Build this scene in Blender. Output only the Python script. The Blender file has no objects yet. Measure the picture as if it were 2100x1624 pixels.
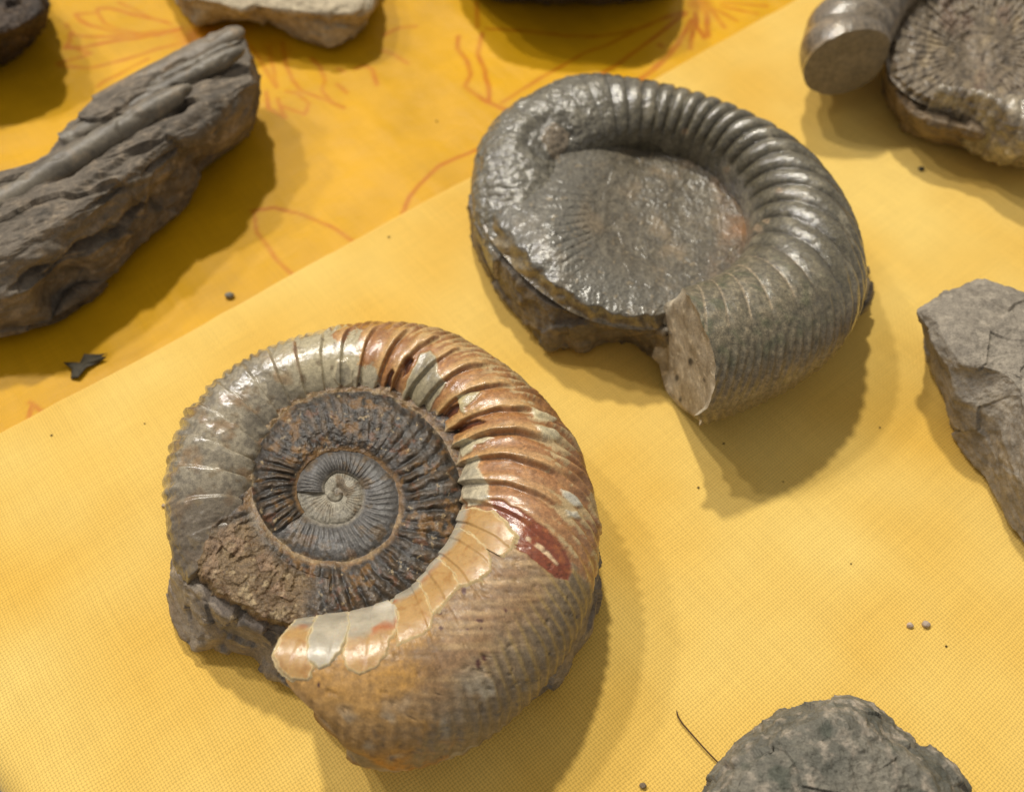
import bpy, math
import numpy as np
from mathutils import Vector

# ------------------------------------------------------------------ camera, world, lamps, exposure
# one Blender unit is one centimetre; z = 0 is the top of the table
S = bpy.context.scene
S.unit_settings.scale_length = 0.01
H, PITCH, HFOV = 20.0, 57.0, 60.0
FPX = 1050 / math.tan(math.radians(HFOV / 2))
_p = math.radians(PITCH)
FW = np.array([0, math.cos(_p), -math.sin(_p)])
UP = np.array([0, math.sin(_p), math.cos(_p)])
RT = np.array([1.0, 0, 0])
CO = np.array([0, 0, H])


def un(px, py, z=0.0):
    """measured point of the photograph at height z above the table -> world (cm)"""
    px, py, z = np.broadcast_arrays(np.asarray(px, float), np.asarray(py, float), np.asarray(z, float))
    d = FW + ((px - 1050) / FPX)[..., None] * RT - ((py - 812) / FPX)[..., None] * UP
    return CO + d * ((z - H) / d[..., 2])[..., None]


def proj(P):
    v = np.asarray(P, float) - CO
    dep = v @ FW
    return 1050 + FPX * (v @ RT) / dep, 812 - FPX * (v @ UP) / dep


cam = bpy.data.cameras.new("camera")
camo = bpy.data.objects.new("camera", cam)
S.collection.objects.link(camo)
S.camera = camo
camo.location = (0, 0, H)
camo.rotation_euler = (math.radians(90 - PITCH), 0, 0)
cam.sensor_width = 36
cam.lens = 18 / math.tan(math.radians(HFOV / 2))
cam.clip_start = 0.5
cam.clip_end = 2000
cam.dof.use_dof = True
cam.dof.focus_distance = float((un(760, 1010, 2.9) - CO) @ FW)
cam.dof.aperture_fstop = cam.lens * 1e-3 / (2 * 0.13)

W = bpy.data.worlds.new("World")
S.world = W
W.use_nodes = True
bg = W.node_tree.nodes["Background"]
bg.inputs[0].default_value = (1.0, 0.95, 0.88, 1)
bg.inputs[1].default_value = 0.38

CEN = np.array([0.0, 15.0, 2.0])


def lamp(name, d, dist, size, watts, col):
    L = bpy.data.lights.new(name, 'AREA')
    L.shape = 'DISK'
    L.size = size
    L.energy = watts
    L.color = col
    o = bpy.data.objects.new(name, L)
    S.collection.objects.link(o)
    v = Vector(d).normalized()
    o.location = Vector(CEN) + v * dist
    o.rotation_euler = v.to_track_quat('Z', 'Y').to_euler()
    return o


lamp("ceiling_lamp", (-0.15, 0.66, 1.0), 240, 13, 390000, (1.0, 0.94, 0.80))
lamp("ceiling_lamp", (-0.52, 0.52, 1.0), 250, 13, 215000, (1.0, 0.95, 0.91))
lamp("ceiling_lamp", (-0.82, 0.48, 1.0), 280, 16, 150000, (1.0, 0.96, 0.94))

S.view_settings.view_transform = 'Standard'
S.view_settings.look = 'None'
S.view_settings.gamma = 1
S.view_settings.exposure = 0.0


# ------------------------------------------------------------------ small maths
def lin(c):
    c = np.asarray(c, float) / 255
    return np.where(c <= 0.04045, c / 12.92, ((c + 0.055) / 1.055) ** 2.4)


def sst(a, b, x):
    t = np.clip((x - a) / (b - a), 0, 1)
    return t * t * (3 - 2 * t)


_r = np.random.RandomState(7)
_perm = _r.permutation(256)
PERM = np.concatenate([_perm, _perm, _perm]).astype(np.int32)
_g = _r.normal(size=(256, 3))
GRAD = (_g / np.linalg.norm(_g, axis=1)[:, None]).astype(np.float32)


def noise(P, sc=1.0, seed=0):
    sh = np.asarray(P).shape[:-1]
    p = (np.asarray(P, np.float64).reshape(-1, 3) * sc + seed * 17.31).astype(np.float32)
    i = np.floor(p)
    f = p - i
    i = i.astype(np.int32) & 255
    w = f * f * f * (f * (f * 6 - 15) + 10)
    out = 0
    for dx in (0, 1):
        wx = w[:, 0] if dx else 1 - w[:, 0]
        a = PERM[i[:, 0] + dx]
        for dy in (0, 1):
            wy = w[:, 1] if dy else 1 - w[:, 1]
            b = PERM[a + i[:, 1] + dy]
            for dz in (0, 1):
                wz = w[:, 2] if dz else 1 - w[:, 2]
                g = GRAD[PERM[b + i[:, 2] + dz]]
                out = out + wx * wy * wz * (g[:, 0] * (f[:, 0] - dx) + g[:, 1] * (f[:, 1] - dy) + g[:, 2] * (f[:, 2] - dz))
    return (out * 1.5).reshape(sh).astype(np.float64)


def fbm(P, sc=1.0, octv=4, seed=0, gain=0.5, ridge=False):
    o, a, n = 0, 1.0, 0
    for k in range(octv):
        v = noise(P, sc * 2.03 ** k, seed + k)
        if ridge:
            v = 1 - 2 * np.abs(v)
        o = o + a * v
        n += a
        a *= gain
    return o / n


def facets(P, sc=1.0, seed=0):
    """cell noise: per point the nearest feature's random value, and the edge distance F2-F1"""
    sh = P.shape[:-1]
    p = P.reshape(-1, 3) * sc + seed * 3.7
    i0 = np.floor(p).astype(np.int64)
    f1 = np.full(len(p), 9.0)
    f2 = np.full(len(p), 9.0)
    val = np.zeros(len(p))
    vec = np.zeros((len(p), 3))
    for dx in (-1, 0, 1):
        for dy in (-1, 0, 1):
            for dz in (-1, 0, 1):
                c = (i0 + (dx, dy, dz)) & 255
                h = PERM[PERM[PERM[c[:, 0]] + c[:, 1]] + c[:, 2]]
                q = i0 + (dx, dy, dz) + 0.5 + 0.55 * GRAD[h]
                e = p - q
                d = np.sqrt((e * e).sum(1))
                nb = d < f1
                f2 = np.where(nb, f1, np.minimum(f2, d))
                val = np.where(nb, h / 255.0, val)
                vec = np.where(nb[:, None], e, vec)
                f1 = np.where(nb, d, f1)
    tilt = (vec * GRAD[(val * 255).astype(int)]).sum(1)
    return val.reshape(sh), (f2 - f1).reshape(sh), tilt.reshape(sh)


def normals(P, wrap):
    """normals of a grid of points, second axis closed when wrap"""
    du = np.gradient(P, axis=0)
    if wrap:
        dv = (np.roll(P, -1, 1) - np.roll(P, 1, 1)) / 2
    else:
        dv = np.gradient(P, axis=1)
    n = np.cross(du, dv)
    return n / (np.linalg.norm(n, axis=-1, keepdims=True) + 1e-9)


def mixc(col, c, m):
    return col * (1 - m[..., None]) + lin(c) * m[..., None]


def smooth1(a, k, wrap=False):
    if k < 1:
        return a
    w = np.hanning(2 * k + 3)[1:-1]
    w /= w.sum()
    pad = np.pad(a, (k, k), mode='wrap' if wrap else 'edge')
    return np.convolve(pad, w, 'valid')


# ------------------------------------------------------------------ objects
def tag(o, label=None, cat=None, group=None, kind=None):
    if label:
        o['label'] = label
    if cat:
        o['category'] = cat
    if group:
        o['group'] = group
    if kind:
        o['kind'] = kind
    return o


def thing(name, loc, label, cat, group=None):
    o = bpy.data.objects.new(name, None)
    S.collection.objects.link(o)
    o.location = tuple(loc)
    o.empty_display_size = 0.5
    return tag(o, label, cat, group)


def raw_mesh(name, V, Q, mat, parent=None, col=None, rgh=None, smooth=True, extra=None):
    """V (n,3) world points, Q (m,4) quads (a triangle repeats nothing: use tris list)"""
    V = np.asarray(V, np.float64)
    if parent is not None:
        V = V - np.array(parent.location)
    me = bpy.data.meshes.new(name)
    Q = np.asarray(Q, np.int32)
    k = Q.shape[1]
    me.vertices.add(len(V))
    me.vertices.foreach_set("co", V.astype(np.float32).ravel())
    me.loops.add(Q.size)
    me.loops.foreach_set("vertex_index", Q.ravel())
    me.polygons.add(len(Q))
    me.polygons.foreach_set("loop_start", np.arange(0, Q.size, k, dtype=np.int32))
    me.polygons.foreach_set("loop_total", np.full(len(Q), k, np.int32))
    me.update(calc_edges=True)
    me.validate()
    if smooth:
        me.polygons.foreach_set("use_smooth", np.ones(len(me.polygons), bool))
    if col is not None:
        a = me.attributes.new("tint", 'FLOAT_COLOR', 'POINT')
        c = np.ones((len(V), 4), np.float32)
        c[:, :3] = np.clip(np.asarray(col).reshape(-1, 3), 0, 1)
        a.data.foreach_set("color", c.ravel())
    if rgh is not None:
        a = me.attributes.new("rough", 'FLOAT', 'POINT')
        a.data.foreach_set("value", np.clip(np.asarray(rgh), 0, 1).astype(np.float32).ravel())
    for nm, arr in (extra or {}).items():
        a = me.attributes.new(nm, 'FLOAT', 'POINT')
        a.data.foreach_set("value", np.asarray(arr, np.float32).ravel())
    me.materials.append(mat)
    o = bpy.data.objects.new(name, me)
    S.collection.objects.link(o)
    o.parent = parent
    return o


def grid_quads(nu, nv, wrap):
    i = np.arange(nu - 1)[:, None]
    j = np.arange(nv if wrap else nv - 1)[None, :]
    j2 = (j + 1) % nv
    return np.stack([i * nv + j, (i + 1) * nv + j, (i + 1) * nv + j2, i * nv + j2], -1).reshape(-1, 4)


def grid_mesh(name, P, mat, parent=None, wrap=False, col=None, rgh=None, keep=None, flip=False, extra=None):
    nu, nv = P.shape[:2]
    Q = grid_quads(nu, nv, wrap)
    V = P.reshape(-1, 3)
    # face outwards (closed round) or upwards (open sheets)
    a, b, c = V[Q[:, 0]], V[Q[:, 1]], V[Q[:, 3]]
    fn = np.cross(b - a, c - a)
    if wrap and not flip:
        # outwards from the local middle of each ring
        ring_c = P.mean(1)[Q[:, 0] // nv]
        sgn = (fn * (a - ring_c)).sum() if np.ptp(P.mean(1), axis=0).max() > 0.3 * np.ptp(V, axis=0).max() else (fn * (a - V.mean(0))).sum()
    else:
        sgn = fn[:, 2].sum()
    if sgn < 0:
        Q = Q[:, ::-1]
    if keep is not None:
        k = keep.ravel()
        Q = Q[k[Q].all(1)]
        use = np.unique(Q)
        m = np.zeros(len(V), np.int64)
        m[use] = np.arange(len(use))
        Q = m[Q]
        V = V[use]
        col = None if col is None else col.reshape(-1, 3)[use]
        rgh = None if rgh is None else rgh.ravel()[use]
    return raw_mesh(name, V, Q, mat, parent, col, rgh, extra=extra)


# ------------------------------------------------------------------ materials
def stone_mat(name, vscale=6.0, vamt=0.35, bscale=14.0, bamt=0.25, coat=0.0, spec=0.5, sss=0.0, coat_rough=0.25, fine=60.0, bdist=0.02, grain=1.0):
    m = bpy.data.materials.new(name)
    m.use_nodes = True
    nt = m.node_tree
    N, Lk = nt.nodes, nt.links
    b = N["Principled BSDF"]
    tc = N.new("ShaderNodeTexCoord")
    at = N.new("ShaderNodeAttribute")
    at.attribute_name = "tint"
    ar = N.new("ShaderNodeAttribute")
    ar.attribute_name = "rough"
    n1 = N.new("ShaderNodeTexNoise")
    n1.inputs["Scale"].default_value = vscale
    n1.inputs["Detail"].default_value = 9
    n1.inputs["Roughness"].default_value = 0.68
    Lk.new(tc.outputs["Object"], n1.inputs["Vector"])
    mr = N.new("ShaderNodeMapRange")
    mr.inputs[1].default_value = 0.3
    mr.inputs[2].default_value = 0.7
    mr.inputs[3].default_value = 1 - vamt
    mr.inputs[4].default_value = 1 + vamt
    Lk.new(n1.outputs[0], mr.inputs[0])
    nm = N.new("ShaderNodeTexNoise")                  # fine mineral grain
    nm.inputs["Scale"].default_value = vscale * 4.5
    nm.inputs["Detail"].default_value = 5
    nm.inputs["Roughness"].default_value = 0.7
    Lk.new(tc.outputs["Object"], nm.inputs["Vector"])
    mr2 = N.new("ShaderNodeMapRange")
    mr2.inputs[1].default_value = 0.32
    mr2.inputs[2].default_value = 0.68
    mr2.inputs[3].default_value = 1 - vamt * grain
    mr2.inputs[4].default_value = 1 + vamt * grain
    Lk.new(nm.outputs[0], mr2.inputs[0])
    mm = N.new("ShaderNodeMath")
    mm.operation = 'MULTIPLY'
    Lk.new(mr.outputs[0], mm.inputs[0])
    Lk.new(mr2.outputs[0], mm.inputs[1])
    mx = N.new("ShaderNodeVectorMath")
    mx.operation = 'SCALE'
    Lk.new(at.outputs["Color"], mx.inputs[0])
    Lk.new(mm.outputs[0], mx.inputs["Scale"])
    Lk.new(mx.outputs[0], b.inputs["Base Color"])
    n2 = N.new("ShaderNodeTexNoise")
    n2.inputs["Scale"].default_value = bscale
    n2.inputs["Detail"].default_value = 8
    n2.inputs["Roughness"].default_value = 0.65
    Lk.new(tc.outputs["Object"], n2.inputs["Vector"])
    ra = N.new("ShaderNodeMath")
    ra.operation = 'MULTIPLY_ADD'
    ra.inputs[1].default_value = 0.35
    ad = N.new("ShaderNodeMath")
    ad.operation = 'SUBTRACT'
    Lk.new(ar.outputs["Fac"], ad.inputs[0])
    ad.inputs[1].default_value = 0.175
    Lk.new(n2.outputs[0], ra.inputs[0])
    Lk.new(ad.outputs[0], ra.inputs[2])
    Lk.new(ra.outputs[0], b.inputs["Roughness"])
    n3 = N.new("ShaderNodeTexNoise")
    n3.inputs["Scale"].default_value = fine
    n3.inputs["Detail"].default_value = 3
    Lk.new(tc.outputs["Object"], n3.inputs["Vector"])
    am = N.new("ShaderNodeMath")
    am.operation = 'MULTIPLY_ADD'
    am.inputs[1].default_value = 0.35
    Lk.new(n3.outputs[0], am.inputs[0])
    Lk.new(n2.outputs[0], am.inputs[2])
    bp = N.new("ShaderNodeBump")
    bp.inputs["Strength"].default_value = bamt
    bp.inputs["Distance"].default_value = bdist
    Lk.new(am.outputs[0], bp.inputs["Height"])
    Lk.new(bp.outputs[0], b.inputs["Normal"])
    b.inputs["Specular IOR Level"].default_value = spec
    b.inputs["Coat Weight"].default_value = coat
    b.inputs["Coat Roughness"].default_value = coat_rough
    if coat:
        cw = N.new("ShaderNodeMapRange")
        cw.inputs[1].default_value = 0.34
        cw.inputs[2].default_value = 0.52
        cw.inputs[3].default_value = coat
        cw.inputs[4].default_value = coat * 0.12
        Lk.new(ra.outputs[0], cw.inputs[0])
        Lk.new(cw.outputs[0], b.inputs["Coat Weight"])
        bc = N.new("ShaderNodeBump")
        bc.inputs["Strength"].default_value = min(1, bamt * 0.9)
        bc.inputs["Distance"].default_value = bdist * 0.85
        ng = N.new("ShaderNodeTexNoise")              # scratches and grains that break up the gloss
        ng.inputs["Scale"].default_value = 20
        ng.inputs["Detail"].default_value = 4
        ng.inputs["Roughness"].default_value = 0.6
        Lk.new(tc.outputs["Object"], ng.inputs["Vector"])
        Lk.new(ng.outputs[0], bc.inputs["Height"])
        Lk.new(bc.outputs[0], b.inputs["Coat Normal"])
    if sss:
        b.inputs["Subsurface Weight"].default_value = sss
        b.inputs["Subsurface Radius"].default_value = (1.0, 0.6, 0.3)
        b.inputs["Subsurface Scale"].default_value = 0.12
    return m


EDGE_A, EDGE_B = un(0, 890)[:2], un(1640, 0)[:2]       # the folded edge of the pale cloth
EDIR = (EDGE_B - EDGE_A) / np.linalg.norm(EDGE_B - EDGE_A)
ENRM = np.array([EDIR[1], -EDIR[0]])                    # from the fold towards the camera
EANG = math.atan2(EDIR[1], EDIR[0])


def cloth_mat(name, period, hole, strength, rough=0.85, sheen=0.2, spec=.25):
    """woven threads; base colour from the mesh's tint attribute"""
    m = bpy.data.materials.new(name)
    m.use_nodes = True
    nt = m.node_tree
    N, Lk = nt.nodes, nt.links
    b = N["Principled BSDF"]

    def mth(op, a, b_=None, c=None):
        n = N.new("ShaderNodeMath")
        n.operation = op
        for k, v in enumerate((a, b_, c)):
            if v is None:
                continue
            if isinstance(v, (int, float)):
                n.inputs[k].default_value = v
            else:
                Lk.new(v, n.inputs[k])
        return n.outputs[0]

    tc = N.new("ShaderNodeTexCoord")
    mp = N.new("ShaderNodeMapping")
    mp.inputs["Rotation"].default_value = (0, 0, -EANG)
    Lk.new(tc.outputs["Object"], mp.inputs["Vector"])
    wob = N.new("ShaderNodeTexNoise")
    wob.inputs["Scale"].default_value = 0.6
    wob.inputs["Detail"].default_value = 3
    Lk.new(mp.outputs[0], wob.inputs["Vector"])
    wv = N.new("ShaderNodeVectorMath")
    wv.operation = 'MULTIPLY_ADD'
    wv.inputs[1].default_value = (0.25, 0.25, 0)
    Lk.new(wob.outputs["Color"], wv.inputs[0])
    Lk.new(mp.outputs[0], wv.inputs[2])
    sp = N.new("ShaderNodeSeparateXYZ")
    Lk.new(wv.outputs[0], sp.inputs[0])
    x = mth('MULTIPLY', sp.outputs[0], math.pi / period)
    y = mth('MULTIPLY', sp.outputs[1], math.pi / period)
    sx, sy = mth('SINE', x), mth('SINE', y)
    ax, ay = mth('ABSOLUTE', sx), mth('ABSOLUTE', sy)
    ck = mth('SIGN', mth('MULTIPLY', sx, sy))
    hx = mth('MULTIPLY', mth('POWER', ax, 0.7), mth('MULTIPLY_ADD', ck, 0.22, 0.78))
    hy = mth('MULTIPLY', mth('POWER', ay, 0.7), mth('MULTIPLY_ADD', ck, -0.22, 0.78))
    h = mth('MAXIMUM', hx, hy)
    # uneven threads
    def slub(sc):
        n = N.new("ShaderNodeTexNoise")
        n.inputs["Scale"].default_value = 1.0
        n.inputs["Detail"].default_value = 2
        q = N.new("ShaderNodeVectorMath")
        q.operation = 'MULTIPLY'
        q.inputs[1].default_value = sc
        Lk.new(mp.outputs[0], q.inputs[0])
        Lk.new(q.outputs[0], n.inputs["Vector"])
        return n.outputs[0]
    s1, s2 = slub((0.5, 11, 0)), slub((11, 0.5, 0))
    sl = mth('ADD', s1, s2)
    mr = N.new("ShaderNodeMapRange")
    mr.inputs[1].default_value = 0.25
    mr.inputs[2].default_value = 0.85
    mr.inputs[3].default_value = 1 - hole
    mr.inputs[4].default_value = 1.0
    Lk.new(h, mr.inputs[0])
    f = mth('MULTIPLY', mr.outputs[0], mth('MULTIPLY_ADD', sl, 0.16, 0.84))
    at = N.new("ShaderNodeAttribute")
    at.attribute_name = "tint"
    mx = N.new("ShaderNodeVectorMath")
    mx.operation = 'SCALE'
    Lk.new(at.outputs["Color"], mx.inputs[0])
    Lk.new(f, mx.inputs["Scale"])
    Lk.new(mx.outputs[0], b.inputs["Base Color"])
    bp = N.new("ShaderNodeBump")
    bp.inputs["Strength"].default_value = strength
    bp.inputs["Distance"].default_value = 0.03
    Lk.new(mth('ADD', h, mth('MULTIPLY', sl, 0.5)), bp.inputs["Height"])
    Lk.new(bp.outputs[0], b.inputs["Normal"])
    b.inputs["Roughness"].default_value = rough
    b.inputs["Specular IOR Level"].default_value = spec
    b.inputs["Sheen Weight"].default_value = sheen
    b.inputs["Sheen Roughness"].default_value = 0.4
    b.inputs["Sheen Tint"].default_value = (1, 0.85, 0.5, 1)
    return m


# ------------------------------------------------------------------ floor and the two cloths
def flat_mat(name, c, rough):
    m = bpy.data.materials.new(name)
    m.use_nodes = True
    b = m.node_tree.nodes["Principled BSDF"]
    n = m.node_tree.nodes.new("ShaderNodeTexNoise")
    n.inputs["Scale"].default_value = 0.2
    r = m.node_tree.nodes.new("ShaderNodeValToRGB")
    r.color_ramp.elements[0].color = (*(lin(c) * 0.8), 1)
    r.color_ramp.elements[1].color = (*(lin(c) * 1.2), 1)
    m.node_tree.links.new(n.outputs[0], r.inputs[0])
    m.node_tree.links.new(r.outputs[0], b.inputs["Base Color"])
    b.inputs["Roughness"].default_value = rough
    return m


fl = raw_mesh("floor", [(-300, -300, -74), (300, -300, -74), (300, 300, -74), (-300, 300, -74)], [(0, 1, 2, 3)],
              flat_mat("brown_floor", (112, 90, 74), 0.6))
tag(fl, kind='structure')

# the table's left edge, over which the cloth falls
T_A, T_B = un(-8, 1500)[:2], un(80, 1624)[:2]
TDIR = (T_B - T_A) / np.linalg.norm(T_B - T_A)
TOUT = np.array([TDIR[1], -TDIR[0]])
if TOUT[0] > 0:
    TOUT = -TOUT


def drape(P, R=0.7):
    d = (P[..., :2] - T_A) @ TOUT
    k = np.clip(d / R, 0, math.pi / 2)
    over = np.clip(d - R * math.pi / 2, 0, None)
    out = R * np.sin(k) + over * 0.05
    dz = -R * (1 - np.cos(k)) - over
    on = d > 0
    Q = P.copy()
    Q[..., :2] = np.where(on[..., None], P[..., :2] + ((out - d)[..., None]) * TOUT, P[..., :2])
    Q[..., 2] += np.where(on, dz, 0)
    return Q


def undul(X, Y, seed, amp):
    P = np.stack([X, Y, np.zeros_like(X)], -1)
    a = fbm(P, 0.16, 2, seed) * amp
    # soft creases running across the fold
    q = np.stack([(X * EDIR[0] + Y * EDIR[1]) * 0.55, (X * ENRM[0] + Y * ENRM[1]) * 0.12, np.zeros_like(X)], -1)
    return a + fbm(q, 1.0, 3, seed + 5) * amp * 0.8 + 0.10 * amp * fbm(P, 1.6, 3, seed + 8)


PALE_T = 0.16        # thickness of the folded pale cloth over the saffron one

# ink of the printed flowers, as strokes measured on the cloth
STROKES = [
    (6, [(152, 25), (160, 37), (187, 51), (240, 64), (293, 64), (368, 53)]),
    (6, [(157, 25), (197, 24), (197, 16), (221, 13), (240, 15), (267, 24), (301, 32), (341, 40)]),
    (5, [(197, 24), (213, 45), (240, 57), (293, 64)]),
    (7, [(133, 44), (137, 52)]),
    (6, [(144, 61), (149, 68), (187, 71), (240, 72), (288, 65)]),
    (8, [(144, 61), (140, 80), (131, 93), (171, 91), (240, 80), (320, 67), (368, 53)]),
    (7, [(157, 96), (184, 104), (150, 114), (115, 125), (123, 131), (187, 132), (253, 117), (320, 96), (379, 80)]),
    (6, [(197, 171), (203, 165), (240, 147), (301, 115)]),
    (5, [(240, 0), (272, 13), (301, 29), (350, 45)]),
    (6, [(511, 86), (529, 114), (546, 143), (566, 174)]),
    (6, [(551, 91), (557, 129), (566, 171)]),
    (6, [(577, 80), (583, 123), (597, 160), (620, 183), (663, 200), (703, 217)]),
    (6, [(637, 114), (657, 131), (663, 160), (660, 183), (680, 206), (703, 218)]),
    (6, [(691, 137), (703, 143)]), (6, [(689, 169), (711, 186)]),
    (7, [(729, 137), (746, 131), (763, 140), (773, 171)]),
    (6, [(783, 100), (811, 109), (834, 126)]),
    (6, [(543, 183), (549, 217), (583, 237), (566, 197)]),
    (6, [(574, 211), (623, 229), (633, 209), (609, 186), (586, 183)]),
    (6, [(786, 69), (814, 54), (851, 50)]), (5, [(523, 151), (526, 190)]),
    (7, [(824, 438), (840, 400), (860, 374), (900, 337), (940, 317), (990, 298)]),
    (7, [(515, 425), (560, 420), (620, 435), (680, 460), (725, 490)]),
    (6, [(517, 425), (525, 470), (560, 520), (600, 562)]),
    (8, [(939, 70), (939, 95), (960, 123), (965, 151), (953, 176), (999, 208), (1030, 218), (1060, 226)]),
    (8, [(988, 67), (981, 106), (995, 148), (1002, 176), (1004, 208)]),
    (6, [(1030, 208), (1111, 155), (1200, 106), (1281, 70), (1340, 42), (1407, 21)]),
    (7, [(978, 0), (979, 56)]),
    (6, [(995, 56), (1041, 58), (1111, 65), (1164, 70), (1235, 69), (1305, 56), (1365, 32), (1407, 18)]),
    (7, [(1228, 155), (1281, 116), (1340, 74), (1411, 21)]),
    (9, [(1300, 165), (1316, 155), (1358, 123), (1393, 85), (1421, 35)]),
    (8, [(1418, 95), (1423, 42)]), (8, [(1446, 74), (1432, 53), (1428, 21)]), (9, [(1453, 70), (1450, 21)]),
    (7, [(1488, 53), (1457, 14)]), (7, [(1513, 39), (1464, 14)]), (6, [(1552, 25), (1481, 10)]), (6, [(1575, 8), (1480, 2)]),
    (9, [(1353, 88), (1358, 91)]),
    (7, [(57, 821), (75, 836), (93, 848)]), (6, [(61, 830), (54, 867)]),
]


def amber_cloth():
    step = 0.075
    xs = np.arange(-24, 16, step)
    ys = np.arange(9, 40, step)
    X, Y = np.meshgrid(xs, ys, indexing='ij')
    Z = undul(X, Y, 11, 0.10) + 0.035 * fbm(np.stack([X, Y, 0 * X], -1), 0.75, 3, 91)
    dfold = (X - EDGE_A[0]) * ENRM[0] + (Y - EDGE_A[1]) * ENRM[1]
    P = np.stack([X, Y, Z - 0.10 - 0.6 * sst(0.8, 3.0, dfold)], -1)
    pos = np.stack([X, Y], -1)
    ink = np.zeros_like(X)
    rnd = np.random.RandomState(3)
    for w, pts in STROKES:
        pts = np.array(pts, float)
        w3 = un(pts[:, 0], pts[:, 1])[:, :2]
        c = pts.mean(0)
        dpp = float(np.linalg.norm(un(c[0] + 1, c[1])[:2] - un(c[0], c[1])[:2]))
        hw = w * dpp * 0.62
        lo, hi = w3.min(0) - 0.5, w3.max(0) + 0.5
        i0, i1 = np.searchsorted(xs, [lo[0], hi[0]])
        j0, j1 = np.searchsorted(ys, [lo[1], hi[1]])
        if i1 <= i0 or j1 <= j0:
            continue
        sub = pos[i0:i1, j0:j1] + 0.05 * np.stack([noise(P[i0:i1, j0:j1], 1.5, 5), noise(P[i0:i1, j0:j1], 1.5, 9)], -1)
        best = np.full(sub.shape[:2], 9.0)
        for a, b in zip(w3[:-1], w3[1:]):
            ab = b - a
            t = np.clip(((sub - a) @ ab) / (ab @ ab + 1e-9), 0, 1)
            best = np.minimum(best, np.linalg.norm(sub - a - t[..., None] * ab, axis=-1))
        v = (1 - sst(hw * 0.5, hw * 1.6, best)) * rnd.uniform(0.75, 1.0)
        ink[i0:i1, j0:j1] = np.maximum(ink[i0:i1, j0:j1], v)
    for px, py, r, v in ((1436, 6, 42, 0.75), (405, 66, 75, 0.75), (470, 60, 70, 0.5), (560, 100, 60, 0.3)):
        c = un(px, py)[:2]
        rr = r * float(np.linalg.norm(un(px + 1, py)[:2] - c))
        q = np.linalg.norm(pos - c, axis=-1) / rr
        ink = np.maximum(ink, v * (1 - sst(0.15, 1.0, q + 0.3 * noise(P, 1.2, 3))))
    ink *= 0.8 + 0.35 * noise(P, 2.0, 21)
    col = np.broadcast_to(lin((210, 158, 18)), P.shape).copy()
    tone = fbm(P, 0.35, 3, 31)
    col *= (1 + 0.30 * tone)[..., None]
    col = mixc(col, (190, 104, 2), np.clip(ink, 0, 1))
    P = drape(P)
    return grid_mesh("tablecloth", P, cloth_mat("saffron_cloth", 0.062, 0.22, 0.25, rough=.42, spec=.2, sheen=.0), col=col, rgh=np.full(X.shape, 0.8))


ac = amber_cloth()
tag(ac, "saffron tablecloth printed with thin orange flower outlines, under the rocks at back left", "tablecloth")


def pale_cloth():
    # arc length across the fold: underside turn, rounded edge, then the flat sheet
    s = np.concatenate([np.linspace(-0.5, 0.5, 26), np.arange(0.56, 36, 0.12)])
    t = np.arange(-16, 46, 0.12)
    T, Sx = np.meshgrid(t, s, indexing='ij')
    r = PALE_T / 2
    ang = np.clip((Sx + 0.5) / (math.pi * r) * math.pi, 0, math.pi)   # rounded fold
    # profile: start below, come round, go flat
    Lc = math.pi * r
    a = np.clip(Sx, -Lc / 2, Lc / 2) / r
    d = np.where(Sx > Lc / 2, Sx - Lc / 2, np.where(Sx < -Lc / 2, -(Sx + Lc / 2), 0))
    off = r * (1 - np.cos(a)) + d
    z = r + r * np.sin(a)
    wave = 0.05 * np.sin(T * 0.31 + 1.0) + 0.06 * noise(np.stack([T * 0.25, 0 * T, 0 * T], -1), 1, 2)
    off = off + wave
    X = EDGE_A[0] + EDIR[0] * T + ENRM[0] * off
    Y = EDGE_A[1] + EDIR[1] * T + ENRM[1] * off
    u = undul(X, Y, 42, 0.22)
    u2 = undul(X, Y, 11, 0.10) - 0.1
    w = sst(0.0, 4.0, d)
    Z = z + (1 - w) * np.maximum(u2, -0.1) + w * (0.7 * u - 0.08)
    # threads pulled up in a low ridge where the second fold lies
    P = np.stack([X, Y, Z], -1)
    col = np.broadcast_to(lin((236, 202, 112)), P.shape).copy()
    tone = fbm(P, 0.22, 3, 77)
    warm = np.clip(0.5 + 1.2 * tone, 0, 1)
    col = mixc(col, (224, 176, 70), warm * 0.8)
    P = drape(P)
    return grid_mesh("cloth", P, cloth_mat("pale_yellow_cloth", 0.072, 0.36, 0.32, sheen=.35), col=col, rgh=np.full(X.shape, 0.8), flip=True)


pc = pale_cloth()
tag(pc, "paler plain yellow woven cloth with straight folded edge, laid over the printed tablecloth", "cloth")


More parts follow.
